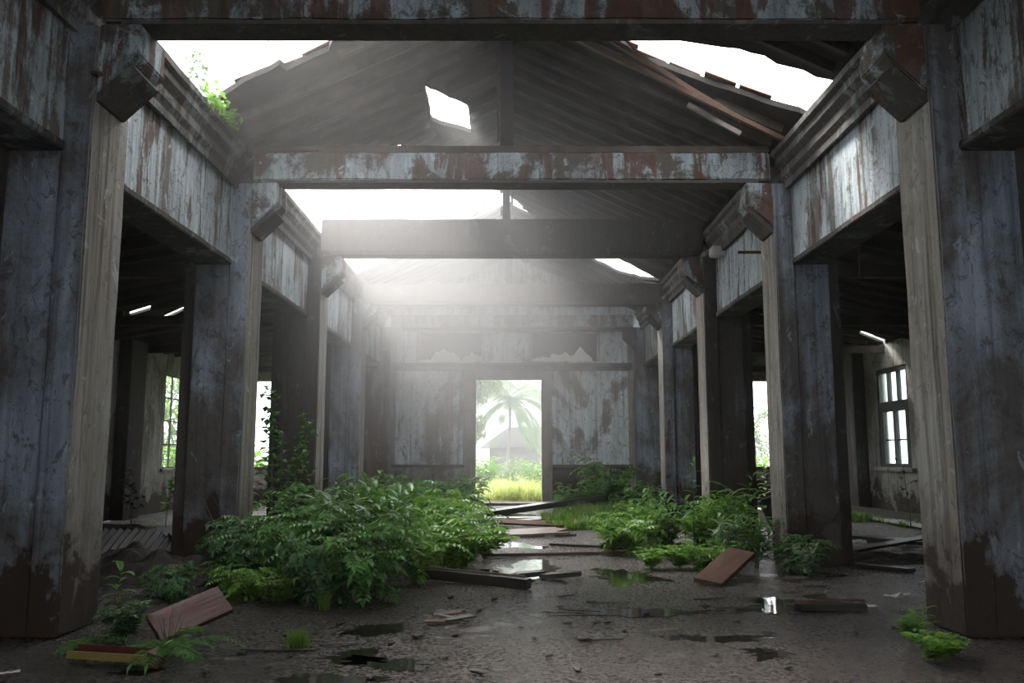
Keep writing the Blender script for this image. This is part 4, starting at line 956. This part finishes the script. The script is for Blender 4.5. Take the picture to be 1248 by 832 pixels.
# right aisle trough and litter
tb = empty('fallen_trough', G(1085, 640), 'long grey trough with white inside lying across the right aisle', 'trough')
a, b = up(G(1030, 628), .06), up(G(1180, 652), .06); d = (b - a).normalized(); nn = Vector((-d.y, d.x, 0))
MB().beam(a, b, .34, .03).build('bottom', M['white'], tb); MB().beam(a + nn * .17 + Vector((0, 0, .07)), b + nn * .17 + Vector((0, 0, .07)), .03, .17).build('far_side', M['metal'], tb)
MB().beam(a - nn * .17 + Vector((0, 0, .0)), b - nn * .17, .03, .06).build('near_side', M['white'], tb)
span('plank', M['plank_black'], up(G(1035, 655), .0), up(G(1135, 668), .04), .3, .05, 'black board lying in the right aisle in front of the trough')
span('plank', M['plank_black'], up(G(1040, 672), .0), up(G(1132, 664), .09), .2, .04, 'tilted black board in the right aisle, nearer than the flat one')
span('plank', M['plank_black'], up(G(1045, 690), .0), up(G(1110, 697), .0), .12, .04, 'thin black board beside the low heap in the right aisle')
# dark half-barrel beside pier
mb = MB(); cx, cy = 4.75, 14.6; nn_ = 20; R0, R1 = .34, .55; vs = []
for (rr, z) in ((R0, .02), (R1, .60), (R1 - .03, .60), (R0 - .03, .05)):
    for k in range(nn_): vs.append((cx + rr * math.cos(2 * PI * k / nn_), cy + rr * math.sin(2 * PI * k / nn_), z + .08 * math.cos(2 * PI * k / nn_) * (z > .3)))
fs = [(j * nn_ + k, j * nn_ + (k + 1) % nn_, (j + 1) * nn_ + (k + 1) % nn_, (j + 1) * nn_ + k) for j in range(3) for k in range(nn_)] + [tuple(range(nn_)), tuple(range(3 * nn_, 4 * nn_))]
tag(mb.add(vs, fs).build('tub', M['dark_frame']), 'black battered tub standing between the second and third right piers', 'tub')
span('plank', M['plank_pale'], G(905, 632), G(960, 640), .3, .25, 'pale concrete block half hidden beside the second right pier', 'block', jagged=False)
for i, (u, v, L, W, r_, lab) in enumerate([(730 + 370, 728, .26, .05, 20, 'white torn paper strip on the floor left of the first right pier'), (1087, 729, .14, .08, -10, 'crumpled white scrap beside the torn paper strip'), (1063, 740, .07, .10, 30, 'white flake at the rusty-edged board\'s end'), (1093, 664, .22, .14, 5, 'white carton in the right aisle'), (1047, 660, .18, .12, 0, 'small white carton in the right aisle next to the second pier'), (1122, 711, .12, .05, 0, 'tiny white scrap close to the first right pier\'s inner edge'), (8, 822, .14, .03, 30, 'white scrap at the bottom left corner of the picture')]):
    p = G(u, v); mb = MB(); vs = []; fs = []
    for jj in range(5):
        for ii in range(7):
            x = (ii / 6 - .5) * L; y = (jj / 4 - .5) * W * (1 - .4 * abs(ii / 3 - 1)); vs.append((x, y, .012 + .05 * L / .2 * abs(noise.noise(Vector((x * 14, y * 20, i * 2.3))))))
    for jj in range(4):
        for ii in range(6): a = jj * 7 + ii; fs.append((a, a + 1, a + 8, a + 7))
    o = mb.add(vs, fs).build('paper_scrap' if 'carton' not in lab else 'carton', M['white']); md = o.modifiers.new('t', 'SOLIDIFY'); md.thickness = .004 if 'carton' not in lab else .08
    md.offset = -1 if 'carton' not in lab else 1
    o.location = (p.x, p.y, 0); o.rotation_euler = (0, 0, math.radians(r_)); tag(o, lab, 'litter')
# puddles
def puddle(u, v, rx, ry, label, seed):
    p = G(u, v); pts = []
    for k in range(120):
        a = 2 * PI * k / 120; r = .9 + 1.0 * noise.noise(Vector((math.cos(a) * 1.5, math.sin(a) * 1.5, seed))) + .5 * noise.noise(Vector((math.cos(a) * 4, math.sin(a) * 4, seed))) + .2 * noise.noise(Vector((math.cos(a) * 12, math.sin(a) * 12, seed))); pts.append((p.x + 1.25 * rx * r * math.cos(a), p.y + 1.25 * ry * r * math.sin(a)))
    mb = MB(); mb.prism(pts, 'z', -.03, -.0065); tag(mb.build('puddle', M['water']), label, 'puddle')
for i, (u, v, rx, ry, lab) in enumerate([(650, 697, .42, .62, 'bright sky-reflecting puddle in the middle of the path'), (640, 662, .35, .35, 'bright puddle behind the long pole on the path'), (800, 745, .7, .11, 'long shallow greenish puddle before the right thicket'), (762, 702, .35, .45, 'dark shallow puddle left of the right thicket'),
    (941, 793, .16, .17, 'small gleaming puddle at lower right'), (938, 735, .22, .3, 'small gleaming puddle before the second right pier'), (470, 805, .24, .16, 'dark puddle at the front of the floor left of centre'), (430, 800, .18, .12, 'small dark puddle left of the front one'), (455, 765, .20, .14, 'dark puddle with leaves reflected under the left thicket'), (190, 820, .16, .14, 'dark glistening water by the brown gutter piece'),
    (610, 622, .7, .8, 'bright wet patch on the path before the doorway'), (195, 692, .18, .5, 'glinting water under the corrugated sheet'), (850, 775, .3, .12, 'shallow dim puddle at right of the floor\'s front'), (390, 826, .3, .08, 'thin dark puddle at the picture\'s lower edge')]):
    puddle(u, v, rx, ry, lab, i * 2.7)
# fittings
q = MB().tube([(3.49, 11.15, 4.02), (3.05, 11.15, 4.02)], .022, 8).tube([(3.49, 11.15, 4.02), (3.44, 11.15, 4.02)], .05, 8).build('iron_bracket', M['rustm']); tag(q, 'black iron rod sticking out of the right lintel behind the second pier', 'bracket')
lb = empty('lamp_box', (3.3, 13.75, 4.55), 'pale boxy lamp on the cornice before the third right pier', 'lamp'); p = aty(875, 305, 13.6)
MB().box(p.x - .12, p.x + .12, 13.5, 13.75, p.z - .10, p.z + .06).build('housing', M['white'], lb, bevel=.02); MB().box(p.x + .10, 3.5, 13.58, 13.66, p.z + .04, p.z + .1).build('arm', M['rustm'], lb)
q = MB().tube([aty(108, 88, 6.35), aty(122, 90, 6.25)], .022, 8).build('iron_stub', M['rustm']); tag(q, 'rusty iron stub at the top of the first left pier', 'iron stub')
p = aty(1045, 290, 9.6); q = MB().tube([(p.x, 9.6, 4.3), (p.x + .02, 9.6, p.z + .1), (p.x, 9.6, aty(1045, 335, 9.6).z), (p.x - .05, 9.6, aty(1045, 338, 9.6).z)], .008, 5).build('hanging_wire', M['twig']); tag(q, 'thin wire hanging from the right aisle roof', 'wire')
p = aty(606, 60, 10.1); q = MB().tube([aty(610, 30, 10.15), aty(606, 90, 10.15), aty(607, 173, 10.15)], .008, 5).build('hanging_wire', M['rustm']); tag(q, 'thin wire hanging beside the post on the second beam', 'wire')
p = aty(600, 240, 13.9); q = MB().tube([aty(596, 226, 13.9), aty(592, 248, 13.9), aty(575, 266, 13.9)], .010, 5).build('hanging_wire', M['twig']); tag(q, 'curved wire against the sky in front of the third beam', 'wire')
